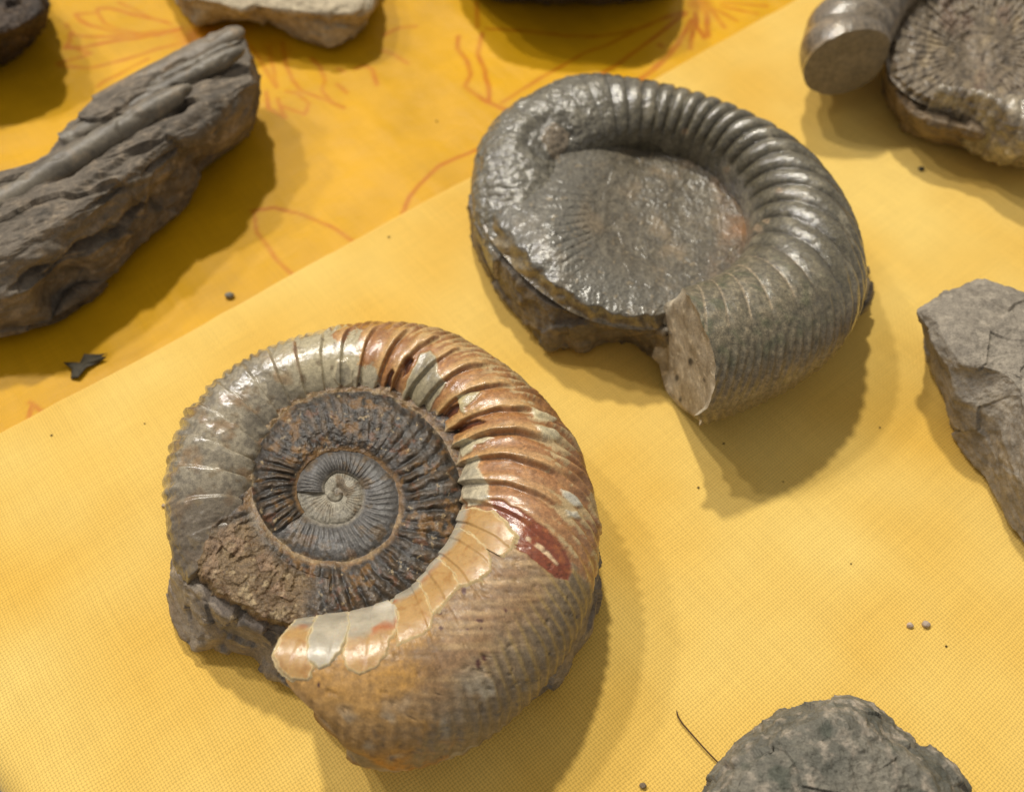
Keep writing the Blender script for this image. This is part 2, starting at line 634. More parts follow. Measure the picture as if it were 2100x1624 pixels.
# ------------------------------------------------------------------ rock built from stacked outlines
def loft(rings, n=420, sub=26, smoothing=3):
    """rings from the bottom up: lists of measured (px, py, z); each is star-shaped round the common centre; closes to a point on top.
    returns points (rows, n, 3)"""
    W3 = [un(*np.array(r, float).T) for r in rings]
    th = np.linspace(-math.pi, math.pi, n, endpoint=False)
    rows = []
    for w in W3:
        w = np.concatenate([p + (q - p) * np.linspace(0, 1, 24, endpoint=False)[:, None] for p, q in zip(w, np.roll(w, -1, 0))])
        sg = np.linalg.norm(np.roll(w, -1, 0) - w, axis=1)
        c = (w[:, :2] * sg[:, None]).sum(0) / sg.sum()
        d = w[:, :2] - c
        a = np.arctan2(d[:, 1], d[:, 0])
        o = np.argsort(a)
        R = np.interp(th, a[o], np.hypot(d[:, 0], d[:, 1])[o], period=2 * math.pi)
        Z = np.interp(th, a[o], w[o, 2], period=2 * math.pi)
        R, Z = smooth1(R, smoothing, True), smooth1(Z, smoothing, True)
        rows.append((R, Z, c))
    out = []
    for k in range(len(rows) - 1):
        m = sub if k else max(6, sub // 3)
        for t in np.linspace(0, 1, m, endpoint=False):
            out.append(tuple((1 - t) * rows[k][q] + t * rows[k + 1][q] for q in range(3)))
    Rl, Zl, cl = rows[-1]
    zc = Zl.mean()
    for t in np.linspace(0, 1, sub * 2)[:-1]:
        out.append((Rl * (1 - t), Zl * (1 - t) + zc * t, cl))
    out.append((Rl * 0.004, np.full(n, zc), cl))
    R = np.array([o[0] for o in out])
    Z = np.array([o[1] for o in out])
    Cc = np.array([o[2] for o in out])
    P = np.stack([Cc[:, :1] + R * np.cos(th), Cc[:, 1:] + R * np.sin(th), Z], -1)
    return P


def roughen(P, wrap=True, big=0.12, mid=0.06, small=0.02, cell=0.0, cells=1.2, seed=0, bed=0.0, floor=True, axis=None, stretch=3.0, sculpt=None):
    P0 = P
    if axis is not None:                 # grain drawn out along an axis of the stone
        a = np.asarray(axis, float) / np.linalg.norm(axis)
        P0 = P - (P @ a)[..., None] * a * (1 - 1 / stretch)
    n = normals(P, wrap)
    if P[:, :, 2].ptp() if hasattr(P, 'ptp') else np.ptp(P[:, :, 2]):
        # orient outwards
        c = P.reshape(-1, 3).mean(0)
        if ((P - c) * n).sum() < 0:
            n = -n
    d = big * fbm(P0, 0.7, 3, seed) + mid * fbm(P0, 2.2, 3, seed + 20, ridge=True) + small * fbm(P0, 7.0, 4, seed + 40)
    if cell:
        v, e, t = facets(P0 + 0.25 * np.stack([noise(P, 0.9, 3), noise(P, 0.9, 4), noise(P, 0.9, 5)], -1), cells, seed + 2)
        d = d + cell * (v - 0.5) + cell * 1.1 * t
    if bed:
        q = P[..., 2] * 5 + 0.8 * fbm(P, 0.8, 2, seed + 9)
        d = d + bed * (np.abs((q % 1.0) - 0.5) * 2 - 0.5)
    if sculpt:                             # hollows and bosses at measured spots of the visible side
        px, py = proj(P)
        face = ((CO - P) * n).sum(-1) > 0
        wx, wy = 10 * noise(P, 1.2, 51), 10 * noise(P, 1.2, 52)
        for x, y, rx, ry, rot, dep in sculpt:
            ca, sa = math.cos(math.radians(rot)), math.sin(math.radians(rot))
            ex, ey = px + wx - x, py + wy - y
            e = np.hypot((ex * ca + ey * sa) / rx, (-ex * sa + ey * ca) / ry)
            d = d + dep * (1 - sst(.35, 1.0, e)) * face
    Q = P + n * d[..., None]
    if floor:
        Q[..., 2] = np.maximum(Q[..., 2], 0.02)
    return Q, d


# ------------------------------------------------------------------ ammonite body whorl
class Whorl:
    """a coiled tube measured as inner and outer outline (polar, pixels round c0) with heights; ang grows towards the aperture"""

    def __init__(self, c0, outer, inner, zc, ht, hb, expo=0.88, seam=0.0):
        self.c0 = c0
        a0 = outer[0][0]
        a1 = outer[-1][0]
        A = np.arange(a0, a1 + 0.01, 2.0)
        f = lambda tab, k=4: smooth1(np.interp(A, *np.array(tab, float).T), k)
        ro, ri = f(outer), f(inner)
        self.A, self.zc, self.ht, self.hb = A, f(zc), f(ht), f(hb)
        self.expo = expo
        C = un(c0[0], c0[1], float(np.mean(self.zc)))
        self.C = C
        dirs = np.stack([np.cos(np.radians(A)), np.sin(np.radians(A))], -1)
        E = un(c0[0] + ro * dirs[:, 0], c0[1] + ro * dirs[:, 1], float(np.mean(self.zc)))[:, :2] - C[:2]
        O = np.linalg.norm(E, axis=1)
        E = E / O[:, None]
        I = O * ri / ro
        ph = np.linspace(0, 2 * math.pi, 48, endpoint=False)
        for it in range(14):
            P = self._sec(E, I, O, self.zc, self.ht, self.hb, ph)
            px, py = proj(P)
            r = (px - c0[0]) * dirs[:, :1] + (py - c0[1]) * dirs[:, 1:]
            k = O / ro
            O = O + 0.7 * (ro - r.max(1)) * k
            up = P[..., 2] >= (self.zc - seam)[:, None]
            I = I + 0.7 * (ri - np.where(up, r, 1e9).min(1)) * k
            I = np.minimum(I, O - 0.3)
        self.E = E
        self.I, self.O = smooth1(I, 2), smooth1(O, 2)

    def _sec(self, E, I, O, zc, ht, hb, ph):
        a = (O - I) / 2
        m = (O + I) / 2
        e = self.expo
        cx = np.sign(np.cos(ph)) * np.abs(np.cos(ph)) ** e
        sz = np.sign(np.sin(ph)) * np.abs(np.sin(ph)) ** e
        rad = m[:, None] + a[:, None] * cx[None]
        z = zc[:, None] + np.where(sz >= 0, ht[:, None], hb[:, None]) * sz[None]
        return np.stack([self.C[0] + E[:, 0:1] * rad, self.C[1] + E[:, 1:2] * rad, z], -1)

    def at(self, ang, ph):
        """ang, ph arrays of one shape -> points"""
        g = lambda y: np.interp(ang, self.A, y)
        I, O, zc, ht, hb = g(self.I), g(self.O), g(self.zc), g(self.ht), g(self.hb)
        ex, ey = g(self.E[:, 0]), g(self.E[:, 1])
        nn = np.hypot(ex, ey)
        ex, ey = ex / nn, ey / nn
        a, m, e = (O - I) / 2, (O + I) / 2, self.expo
        cs, sn = np.cos(ph), np.sin(ph)
        rad = m + a * np.sign(cs) * np.abs(cs) ** e
        z = zc + np.where(sn >= 0, ht, hb) * np.sign(sn) * np.abs(sn) ** e
        return np.stack([self.C[0] + ex * rad, self.C[1] + ey * rad, z], -1)


def usec(ph):
    """0 at the umbilical seam, 1 at the venter, on either flank"""
    ph = ph % (2 * math.pi)
    return np.where(ph <= math.pi, 1 - ph / math.pi, ph / math.pi - 1)


def capped(P, n=14, first=True, last=True, wob=0.05, seed=0):
    """closes a tube grid at its ends with rows shrinking to the middle; returns grid and the number of rows put in front"""
    rows = [P]
    f = 0
    for end in ((0,) if first else ()) + ((-1,) if last else ()):
        ring = P[end]
        c = ring.mean(0)
        nx = P[1] - P[0] if end == 0 else P[-1] - P[-2]
        nx = nx.mean(0)
        nx = nx / np.linalg.norm(nx) * (-1 if end == 0 else 1)
        t = np.linspace(0, 1, n + 1)[1:]
        rs = np.stack([smooth1(ring[:, k], 9, True) for k in range(3)], -1)
        cap = np.stack([(ring + (rs - ring) * min(1, k * 5)) * (1 - k) + c * k for k in t])
        cap[-1] = c + (ring - c) * 0.004
        q = rs - c
        nn = np.linalg.svd(q - q.mean(0), full_matrices=False)[2][2]
        off = ((cap - c) @ nn)[..., None] * nn
        cap = cap - off * sst(0, .16, t)[:, None, None]
        bump = wob * fbm(cap, 1.2, 4, seed) * np.minimum(1, t * 3)[:, None]
        cap = cap + bump[..., None] * nx
        if end == 0:
            rows.insert(0, cap[::-1])
            f = n
        else:
            rows.append(cap)
    return np.concatenate(rows, 0), f


def saw(p, fall=0.16):
    f = p % 1.0
    return (f ** 0.8) * (1 - sst(1 - fall, 1.0, f))


def pol(c0, pts, a_first):
    """pixel points -> (angle, radius) round c0, angles unwrapped upwards from a_first"""
    out = []
    prev = a_first
    for x, y in pts:
        a = math.degrees(math.atan2(y - c0[1], x - c0[0]))
        while a < prev - 180:
            a += 360
        while a > prev + 180:
            a -= 360
        out.append((a, math.hypot(x - c0[0], y - c0[1])))
        prev = a
    return out


def clip_tab(tab, a0, a1):
    A, R = np.array(sorted(tab)).T
    x = np.arange(a0, a1 + 0.01, 2.0)
    return list(zip(x, np.interp(x, A, R)))


def poly_sd(px, py, poly):
    """signed distance to a polygon in measured points, positive inside"""
    P = np.array(poly, float)
    sh = px.shape
    x, y = px.ravel(), py.ravel()
    lo, hi = P.min(0) - 60, P.max(0) + 60
    out = np.full(x.shape, -60.0)
    m = (x > lo[0]) & (x < hi[0]) & (y > lo[1]) & (y < hi[1])
    x, y = x[m], y[m]
    d = np.full(x.shape, 1e9)
    ins = np.zeros(x.shape, bool)
    for (ax, ay), (bx, by) in zip(P, np.roll(P, -1, 0)):
        ex, ey = bx - ax, by - ay
        t = np.clip(((x - ax) * ex + (y - ay) * ey) / (ex * ex + ey * ey + 1e-9), 0, 1)
        d = np.minimum(d, (x - ax - t * ex) ** 2 + (y - ay - t * ey) ** 2)
        c = ((ay > y) != (by > y)) & (x < (bx - ax) * (y - ay) / (by - ay + 1e-12) + ax)
        ins ^= c
    out[m] = np.where(ins, 1, -1) * np.sqrt(d)
    return out.reshape(sh)


def spiral_disc(c, rmax, zfun, n_r=220, n_a=900):
    a = np.linspace(0, 360, n_a, endpoint=False)
    A0, R0 = np.array(rmax, float).T
    rm = smooth1(np.interp(a, A0, R0, period=360), 8, True)
    ca = np.stack([np.cos(np.radians(a)), np.sin(np.radians(a)), 0 * a], -1)
    rm = rm * (1 + .010 * fbm(ca, 4, 3, 3))
    t = np.linspace(0.004, 1, n_r)
    R = t[:, None] * rm[None]
    A = np.broadcast_to(a[None], R.shape)
    Z = zfun(A, R, t[:, None] * np.ones_like(R))
    P = un(c[0] + R * np.cos(np.radians(A)), c[1] + R * np.sin(np.radians(A)), Z)
    return A, R, P


def quad_split(keep):
    """vertex classes -> mask usable per quad"""
    return keep


# ================================================================== the orange and grey ammonite in front
A1 = (735, 1010)
out1 = pol(A1, [(388, 1215), (366, 1170), (352, 1120), (344, 1070), (342, 1010), (352, 945), (375, 880), (415, 822), (465, 770), (530, 728), (600, 697),
                (680, 676), (740, 669), (800, 667), (880, 680), (945, 704), (1000, 735), (1060, 782), (1110, 835), (1155, 892), (1185, 950),
                (1205, 1010), (1215, 1060), (1222, 1110), (1220, 1160), (1208, 1230), (1185, 1300), (1140, 1375), (1090, 1435), (1030, 1490), (980, 1528),
                (900, 1562), (830, 1580), (760, 1584), (690, 1572), (620, 1545), (550, 1510), (490, 1470)], 150)
in1 = pol(A1, [(560, 1112), (545, 1090), (530, 1050), (525, 1000), (530, 955), (545, 910), (565, 875), (595, 846), (625, 828), (660, 816), (700, 809), (740, 807),
               (790, 811), (830, 822), (865, 840), (893, 862), (915, 888), (932, 915), (943, 950), (947, 990), (945, 1030), (938, 1070), (920, 1110),
               (895, 1145), (860, 1190), (830, 1217), (790, 1238), (750, 1252), (710, 1262), (670, 1270), (640, 1276), (600, 1290), (585, 1300)], 150)
a_lo, a_hi = 152, 478
W1 = Whorl(A1, clip_tab(out1, a_lo, a_hi), clip_tab(in1, a_lo, a_hi),
           [(150, 1.55), (175, 1.75), (250, 1.85), (360, 1.9), (440, 1.95), (478, 1.95)],
           [(150, 0.7), (162, 0.9), (178, 1.1), (205, 1.1), (270, 1.0), (360, 1.3), (440, 1.6), (478, 1.6)],
           [(150, 1.0), (180, 1.3), (360, 1.4), (440, 1.55), (478, 1.5)], expo=1.0, seam=-.3)

am1 = thing("ammonite", un(740, 1100, 0), "ammonite with glossy orange and cream outer whorl and dark coiled centre, on pale cloth", "ammonite fossil",
            "ammonites laid out on the cloths")

M_SHELL = stone_mat("banded_shell", vscale=9, vamt=0.30, bscale=13, bamt=0.40, coat=1.0, coat_rough=0.17, sss=0.0, fine=80)
M_DARK = stone_mat("dark_inner_stone", vscale=10, vamt=0.5, bscale=22, bamt=0.6, coat=0.18, coat_rough=0.2, fine=90, spec=.35)
M_FLAKE = stone_mat("translucent_shell", vscale=6, vamt=0.14, bscale=10, bamt=0.3, coat=0.25, coat_rough=0.15, sss=0.35, fine=50, grain=.6)
M_MATRIX = stone_mat("grey_matrix", bdist=.05, vscale=6, vamt=0.35, bscale=12, bamt=0.45, fine=70)
M_FLOOR = stone_mat("dull_umbilicus_stone", vscale=8, vamt=0.5, bscale=13, bamt=0.35, coat=0.7, coat_rough=0.22, fine=60)
M_GREEN = stone_mat("varnished_grey_green_stone", vscale=8, vamt=0.58, bscale=15, bamt=0.6, coat=1.0, coat_rough=0.14, fine=60)

LIP = [(612, 1262), (590, 1296), (566, 1345), (590, 1400), (640, 1465), (700, 1530), (760, 1562), (830, 1590), (1400, 1640), (1400, 500), (612, 500)]


def cut_end(Wh, ph, region, lo, hi, margin=0.0):
    """for every place round the section, the furthest angle that still lies inside the measured outline"""
    A = np.linspace(lo, hi, 120)
    AA, PP = np.meshgrid(A, ph, indexing='ij')
    px, py = proj(Wh.at(AA, PP))
    ok = poly_sd(px, py, region) > margin
    bad = ~ok
    first = np.where(bad.any(0), bad.argmax(0), len(A) - 1)
    return A[first]


END_U = [(0, 474), (.15, 477), (.34, 477), (.44, 471), (.56, 462), (.7, 453), (.8, 446), (1.0, 439)]


def ribs1(ang, u):
    slant = np.interp(ang, [170, 230, 300, 380, 440], [4, 9, 19, 20, 10])
    q = (ang - slant * u) / 10.0
    wob = np.stack([ang * .11, u * 2.2, 0 * u], -1)
    q = q + .13 * noise(wob, 1.0, 6) + .05 * noise(wob, 3.5, 7)
    amp = np.interp(ang, [150, 172, 190, 235, 255, 280, 300, 372, 388, 478], [.0, .08, .15, .15, .08, .10, .16, .15, .035, .02])
    amp = amp * (0.7 + 0.6 * np.sin(np.floor(q) * 12.9898) ** 2) * (1 + .5 * noise(wob, 2.0, 8))
    wsec = sst(.60, .74, u) * np.interp(ang, [150, 200, 300, 390, 478], [.5, .6, 1, 1, .9])
    prim = saw(q, 0.13)
    sec = 0.5 + 0.5 * np.cos(2 * math.pi * q * 3)
    fade = sst(.03, .14, u)
    h = amp * fade * ((1 - wsec) * prim + wsec * 0.72 * sec)
    h += 0.014 * wsec * np.interp(ang, [380, 400, 415, 430], [0, 1, 1, .25]) * np.cos(2 * math.pi * q * 3)
    return h, q, prim, sec, wsec


def body1(ang, ph, extra=0.0):
    u = usec(ph)
    B = W1.at(ang, ph)
    return B, u


def build_am1():
    nu, nv = 1100, 260
    ph = np.linspace(0, 2 * math.pi, nv, endpoint=False)
    # more points on the upper side
    ph = ph - 0.35 * np.sin(2 * ph) * 0 + 0.0
    t = np.linspace(0, 1, nu)
    u1 = usec(ph)
    uu = np.linspace(0, 1, 60)
    eu = smooth1(cut_end(W1, math.pi * (1 - uu), LIP, 430, 477), 3)
    end = np.interp(u1, uu, eu)
    end = end + 1.2 * np.interp(ph, np.linspace(0, 2 * math.pi, 40), np.random.RandomState(4).normal(size=40))
    ang = a_lo + t[:, None] * (smooth1(end, 2, True) - a_lo)[None]
    PH = np.broadcast_to(ph[None], ang.shape)
    B, u = body1(ang, PH)
    N = normals(B, True)
    if ((B - B.mean(1, keepdims=True)) * N).sum() < 0:
        N = -N
    h, q, prim, sec, wsec = ribs1(ang, u)
    px, py = proj(B)
    wx = 9 * noise(B, 2.2, 3) + 4 * noise(B, 6.0, 4)
    wy = 9 * noise(B, 2.2, 13) + 4 * noise(B, 6.0, 14)
    top = (PH < math.pi * 1.02)
    rough_n = fbm(B, 2.5, 4, 3)
    fine_n = fbm(B, 8.0, 3, 8)
    rid = fbm(B, 3.2, 4, 5, ridge=True)

    # ---- tints
    grey = lin((168, 157, 134))
    col = np.broadcast_to(grey, B.shape).copy()
    # old grey end: blue grey stains towards the venter, brown between
    wl = 1 - sst(232, 262, ang + 8 * rough_n)
    col = mixc(col, (110, 102, 88), np.clip(wl * (0.2 + .8 * sst(-.02, .12, rough_n + .4 * fine_n) * .6 + 0.5 * sst(.5, .85, u)), 0, .9))
    col = mixc(col, (139, 112, 78), np.clip(wl * sst(.05, .35, fbm(B, 1.8, 3, 44)) * 0.8, 0, 1))
    col = mixc(col, (92, 80, 66), np.clip((1 - sst(163, 182, ang + 6 * rough_n)) * 0.8, 0, 1))
    # pale olive nacre near the top
    wt = sst(225, 250, ang + 10 * rough_n) * (1 - sst(272, 300, ang + 14 * rough_n - 30 * (u - .4)))
    col = mixc(col, (178, 166, 134), wt * 0.85)
    col = mixc(col, (120, 104, 78), (wl + wt).clip(0, 1) * sst(.22, .34, fbm(B, 3.5, 4, 46)) * .7)
    # the orange part
    wo = sst(270, 275, ang + 26 * rough_n + 10 * fine_n + 40 * (u - 0.45)) * (1 - sst(383, 385, ang + 4 * rough_n))
    orange = lin((184, 136, 82)) * (1 + 0.4 * rough_n)[..., None]
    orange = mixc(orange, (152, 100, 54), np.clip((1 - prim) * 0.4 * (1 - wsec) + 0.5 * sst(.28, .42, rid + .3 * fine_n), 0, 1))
    orange = mixc(orange, (216, 176, 114), np.clip(sst(.5, .95, prim) * 0.75 * (1 - wsec), 0, 1))  # rib crests tinted lighter, a creamy highlight put into the colour
    orange = mixc(orange, (170, 126, 90), sst(330, 372, ang) * 0.5)
    orange = orange * .88 * (1 + 0.5 * fbm(B, 14, 3, 55) * sst(300, 330, ang))[..., None]
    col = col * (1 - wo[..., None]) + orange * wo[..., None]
    # brown growth steps across the pale part
    stepl = sst(.80, .93, q % 1.0) * (1 - sst(.95, 1.0, q % 1.0))
    col = mixc(col, (120, 66, 34), np.clip(stepl * wt * sst(.05, .3, noise(B, 1.4, 61)) * 0.7, 0, 1))
    # cream shell left along the venter and the seam
    vn = sst(.10, .17, 0.5 * fine_n + fbm(np.stack([ang / 9.0, u * 5, 0 * u], -1), 1.0, 3, 17) + 0.35 * (sec - .5))
    wv = sst(.52, .66, u) * (1 - sst(.93, 1.0, u) * 0.5) * sst(300, 325, ang) * (1 - sst(386, 396, ang))
    col = mixc(col, (182, 160, 118), wv * vn * 0.85)
    wv2 = sst(.50, .62, u) * sst(275, 300, ang) * (1 - sst(318, 335, ang))
    col = mixc(col, (190, 160, 108), wv2 * sst(.05, .15, sec - .5 + rough_n + fine_n) * 0.75)
    ws = (1 - sst(.13, .19, u + 0.06 * rough_n)) * sst(285, 300, ang)
    col = mixc(col, (190, 176, 146), ws * 0.9)
    # body chamber
    wb = sst(383, 385, ang + 4 * rough_n)
    streak = fbm(np.stack([px * 0.006, py * 0.06, 0 * px], -1), 1.0, 4, 23)
    bc = np.broadcast_to(lin((148, 116, 82)), B.shape).copy()
    bc = mixc(bc, (178, 148, 108), np.clip(0.45 + 2.2 * streak, 0, 1))
    bc = mixc(bc, (139, 104, 60), np.clip(sst(-.1, .4, fbm(B, 1.0, 3, 29)), 0, 1) * 0.7)
    bc = bc * (1 + .38 * fbm(np.stack([px * .012, py * .10, 0 * px], -1), 1.0, 4, 27))[..., None]
    yl = sst(420, 440, ang + 16 * rough_n + 8 * fine_n - 14 * (u - .4))
    bc = mixc(bc, (186, 138, 62), yl * (0.75 + 0.5 * rough_n).clip(0, 1))
    bc = mixc(bc, (128, 116, 96), np.clip(sst(.55, .8, u + .15 * rough_n) * (1 - 0.6 * yl), 0, 1) * 0.8)
    bc = mixc(bc, (180, 150, 80), np.clip(sst(.75, .95, sec) * sst(.58, .7, u) * 0.5 * (1 - sst(405, 430, ang)), 0, 1))
    bc = mixc(bc, (190, 128, 44), sst(.80, .95, u) * yl * 0.8)
    bc = mixc(bc, (176, 166, 146), sst(.12, .35, fbm(B, 1.4, 3, 71)) * sst(.6, .75, u) * sst(405, 420, ang) * 0.7)
    bc = bc * (.82 + .28 * fine_n + .22 * fbm(B, 16, 3, 57))[..., None]
    col = col * (1 - wb[..., None]) + bc * wb[..., None]
    # the dark red glossy patch, the small brown pits, specks
    red = poly_sd(px + wx * .5, py + wy * .5, [(1006, 1027), (1034, 1030), (1076, 1054), (1114, 1080), (1138, 1101), (1161, 1128), (1174, 1166), (1170, 1190),
                  (1139, 1181), (1110, 1163), (1084, 1138), (1058, 1125), (1056, 1100), (1036, 1076), (1015, 1050)])
    rm = sst(-2, 2, red + 3 * fine_n) * top * .95
    col = mixc(col, (122, 56, 30), rm)
    col = mixc(col, (150, 88, 46), rm * sst(.0, .3, fbm(B, 5, 4, 97)) * .7)
    gl = poly_sd(px + wx * .3, py + wy * .3, [(1058, 1085), (1084, 1098), (1118, 1122), (1150, 1160), (1145, 1162), (1110, 1130), (1080, 1106)])
    col = mixc(col, (206, 178, 140), sst(-1.5, 1.5, gl) * top * sst(-.2, .3, noise(B, 5, 2)))
    dig = 0.035 * rm
    for pg in ([(905, 856), (922, 835), (946, 829), (941, 847), (913, 866)], [(930, 882), (950, 866), (985, 862), (1000, 868), (960, 880), (938, 893)],
               [(788, 790), (796, 770), (806, 758), (812, 764), (804, 790), (797, 804)], [(826, 745), (838, 732), (848, 738), (838, 764), (828, 775)]):
        sd = poly_sd(px + wx * .4, py + wy * .4, pg)
        pm = sst(-2, 3, sd) * top
        col = mixc(col, (84, 38, 18), pm * 0.9)
        dig = dig + 0.09 * pm
    for sx, sy, rx, ry in ((951, 1212, 5, 8), (984, 1272, 8, 3.5), (986, 1288, 3, 3), (903, 1257, 4, 3), (905, 1289, 5, 4), (980, 1361, 5, 11), (992, 1349, 5, 6),
                           (1037, 1252, 3, 4), (811, 1287, 4, 5), (654, 1404, 3, 6), (958, 1290, 3, 3), (1012, 1110, 2, 2)):
        e = np.hypot((px - sx + wx * .12) / rx, (py - sy + wy * .12) / ry)
        col = mixc(col, (72, 34, 32), (1 - sst(.75, 1.25, e)) * top * 0.92)
    # pale calcite plates lying on the shell
    plate = np.zeros_like(px)
    for pg, pc_ in (([(863, 729), (880, 723), (898, 738), (901, 767), (913, 785), (904, 808), (892, 823), (883, 844), (866, 832), (830, 814), (836, 788), (848, 758)], (158, 146, 116)),
                    ([(946, 915), (963, 903), (987, 898), (1015, 897), (999, 912), (984, 912), (975, 927), (957, 940)], (204, 192, 158)),
                    ([(957, 950), (987, 940), (984, 959), (996, 980), (1005, 1004), (1008, 1027), (987, 1036), (963, 1039), (951, 1010), (954, 980)], (196, 184, 156)),
                    ([(940, 815), (960, 808), (984, 803), (975, 820), (955, 835), (958, 850), (948, 842)], (186, 170, 124)),
                    ([(690, 745), (712, 738), (726, 760), (722, 785), (704, 793), (688, 775)], (172, 160, 132)),
                    ([(1085, 845), (1110, 852), (1135, 868), (1120, 872), (1092, 862)], (205, 190, 150)),
                    ([(1092, 880), (1130, 890), (1140, 905), (1108, 904)], (206, 192, 156)),
                    ([(1150, 1005), (1180, 1018), (1190, 1040), (1172, 1038), (1155, 1022)], (198, 192, 176)),
                    ([(1152, 1045), (1176, 1050), (1182, 1062), (1160, 1060)], (200, 194, 178))):
        sd = poly_sd(px + wx * .45, py + wy * .45, pg)
        pm = sst(-1.5, 1.5, sd) * top
        c2 = lin(pc_) * (.80 + 0.35 * fine_n + 0.25 * rough_n)[..., None]
        col = col * (1 - pm[..., None]) + c2 * pm[..., None]
        rim = pm * (1 - sst(1, 5, sd))
        col = mixc(col, (206, 190, 152), rim * 0.5)
        plate = np.maximum(plate, sst(-3, 2, sd) * top)
    disp = h + 0.012 * rough_n + 0.008 * fine_n + 0.035 * plate - dig
    disp += 0.05 * wl * rid * 0.35
    crumble = 1 - sst(160, 178, ang)
    disp += wb * (.016 * fbm(np.stack([ang * .35, u * 1.5, 0 * u], -1), 1.0, 3, 63) + .010 * fbm(np.stack([px * .012, py * .10, 0 * px], -1), 1.0, 3, 27) - .03 * sst(.30, .42, fbm(B, 4.5, 3, 65)))
    disp += crumble * 0.10 * fbm(B, 2.0, 4, 91)
    lipw = sst(0.985, 1.0, t)[:, None]
    disp -= 0.05 * lipw
    P = B + N * disp[..., None]
    P[..., 2] = np.maximum(P[..., 2], 0.03)
    rgh = 0.32 + 0.14 * rough_n + .1 * fine_n + 0.26 * wb + 0.09 * wo - 0.10 * wt - 0.2 * rm + 0.15 * crumble
    Pc, f = capped(P, n=16, wob=0.08, seed=3)
    n = len(Pc)
    cc = np.empty((n, nv, 3))
    cc[:] = lin((132, 112, 84))
    cc[f:f + nu] = col
    rr = np.full((n, nv), 0.65)
    rr[f:f + nu] = rgh
    grid_mesh("body_whorl", Pc, M_SHELL, am1, wrap=True, col=cc, rgh=rr)


build_am1()


def flake(name, parent, Wh, ribf, a0, a1, ph0, ph1, poly, colour, lift, na=220, npx=160, seed=0, mat=None):
    """a thin shell plate lying on a whorl, cut to a measured outline"""
    ang = np.linspace(a0, a1, na)
    ph = np.linspace(ph0, ph1, npx)
    A, PHI = np.meshgrid(ang, ph, indexing='ij')
    B = Wh.at(A, PHI)
    N = normals(B, False)
    if N[..., 2].mean() < 0:
        N = -N
    u = usec(PHI)
    px, py = proj(B)
    w = 5 * noise(B, 4.0, 31 + seed) + 4 * fbm(B, 11.0, 3, 35 + seed)
    sd = poly_sd(px + w, py + w[::-1, ::-1] * 0.6, poly)
    h = ribf(A, u)
    bow = lift * sst(-2.5, 1.0, sd) + 0.01 * sst(2, 25, sd)
    d = h + bow - 0.03 * (1 - sst(-7, -2, sd)) + 0.004 * noise(B, 5, seed)
    P = B + N * d[..., None]
    c = colour(B, u, sd)
    return grid_mesh(name, P, mat or M_FLAKE, parent, col=c, rgh=.38 + .15 * noise(B, 3, seed + 3), keep=sd > -9)


FL = [
    [(940, 1049), (969, 1043), (1009, 1051), (1034, 1074), (1057, 1106), (1051, 1126), (1031, 1140), (1009, 1141), (997, 1126), (969, 1097), (946, 1086), (915, 1092), (925, 1060)],
    [(915, 1089), (946, 1086), (969, 1097), (997, 1126), (1009, 1146), (1003, 1171), (986, 1189), (957, 1200), (943, 1200), (929, 1177), (906, 1149), (886, 1143), (896, 1110)],
    [(880, 1140), (906, 1149), (929, 1177), (943, 1203), (923, 1229), (906, 1246), (889, 1260), (877, 1229), (863, 1197), (845, 1193), (860, 1155)],
    [(840, 1188), (863, 1197), (877, 1229), (889, 1260), (886, 1286), (863, 1303), (829, 1317), (814, 1323), (817, 1286), (814, 1257), (797, 1229), (800, 1205)],
    [(790, 1225), (814, 1251), (817, 1283), (800, 1314), (792, 1345), (770, 1368), (740, 1380), (712, 1372), (706, 1340), (711, 1311), (717, 1286), (712, 1252), (737, 1240)],
    [(712, 1250), (720, 1286), (709, 1314), (697, 1337), (677, 1363), (654, 1371), (631, 1354), (629, 1334), (637, 1300), (649, 1268), (683, 1258)],
    [(630, 1265), (649, 1268), (634, 1303), (628, 1337), (640, 1365), (634, 1392), (600, 1392), (572, 1366), (560, 1343), (585, 1300), (605, 1272)],
]


def fl_col(k):
    def f(B, u, sd):
        n = fbm(B, 2.0, 3, 50 + k)
        n2 = fbm(B, 5.0, 3, 70 + k)
        lim = (.20, .20, .21, .22, .36, .9, .30)[k]
        yel = sst(lim - .02, lim + .05, u + 0.05 * n)
        c = np.broadcast_to(lin((170, 160, 140)), B.shape) * (1 + 0.35 * n[..., None])
        c = mixc(c, (180, 138, 74), yel * 0.85)
        c = mixc(c, (160, 114, 58), yel * np.clip(0.7 * sst(0, .4, n2), 0, 1))
        br = yel * (1 - yel) * 4 * sst(-.1, .3, n)
        c = mixc(c, (168, 92, 44), np.clip(br, 0, 1) * (0.8 if k > 2 else 0.35))
        if k == 4:
            wp = np.exp(-(((B - un(795, 1250, 2.9)) ** 2).sum(-1)) / 0.06)
            c = mixc(c, (214, 204, 186), np.clip(1.2 * wp, 0, 1))
        if k == 6:
            c = mixc(c, (128, 124, 112), np.clip(sst(-.05, .3, n2) * (1 - yel), 0, 1) * 0.7)
        return mixc(c, (216, 198, 154), (1 - sst(0.5, 4, sd)) * 0.6)  # lighter outline: light catching the flake edges, put into the colour
    return f


for k, pg in enumerate(FL):
    pts = np.array(pg, float)
    aa = np.degrees(np.arctan2(pts[:, 1] - A1[1], pts[:, 0] - A1[0])) % 360
    aa = np.where(aa < 150, aa + 360, aa)
    flake("shell_flake", am1, W1, lambda A, u: ribs1(A, u)[0], max(aa.min() - 8, a_lo), min(aa.max() + 7, 473 if k < 6 else 470), math.pi * 1.06, math.pi * 0.30, pg, fl_col(k),
          0.034 + 0.010 * (k % 3), seed=k)

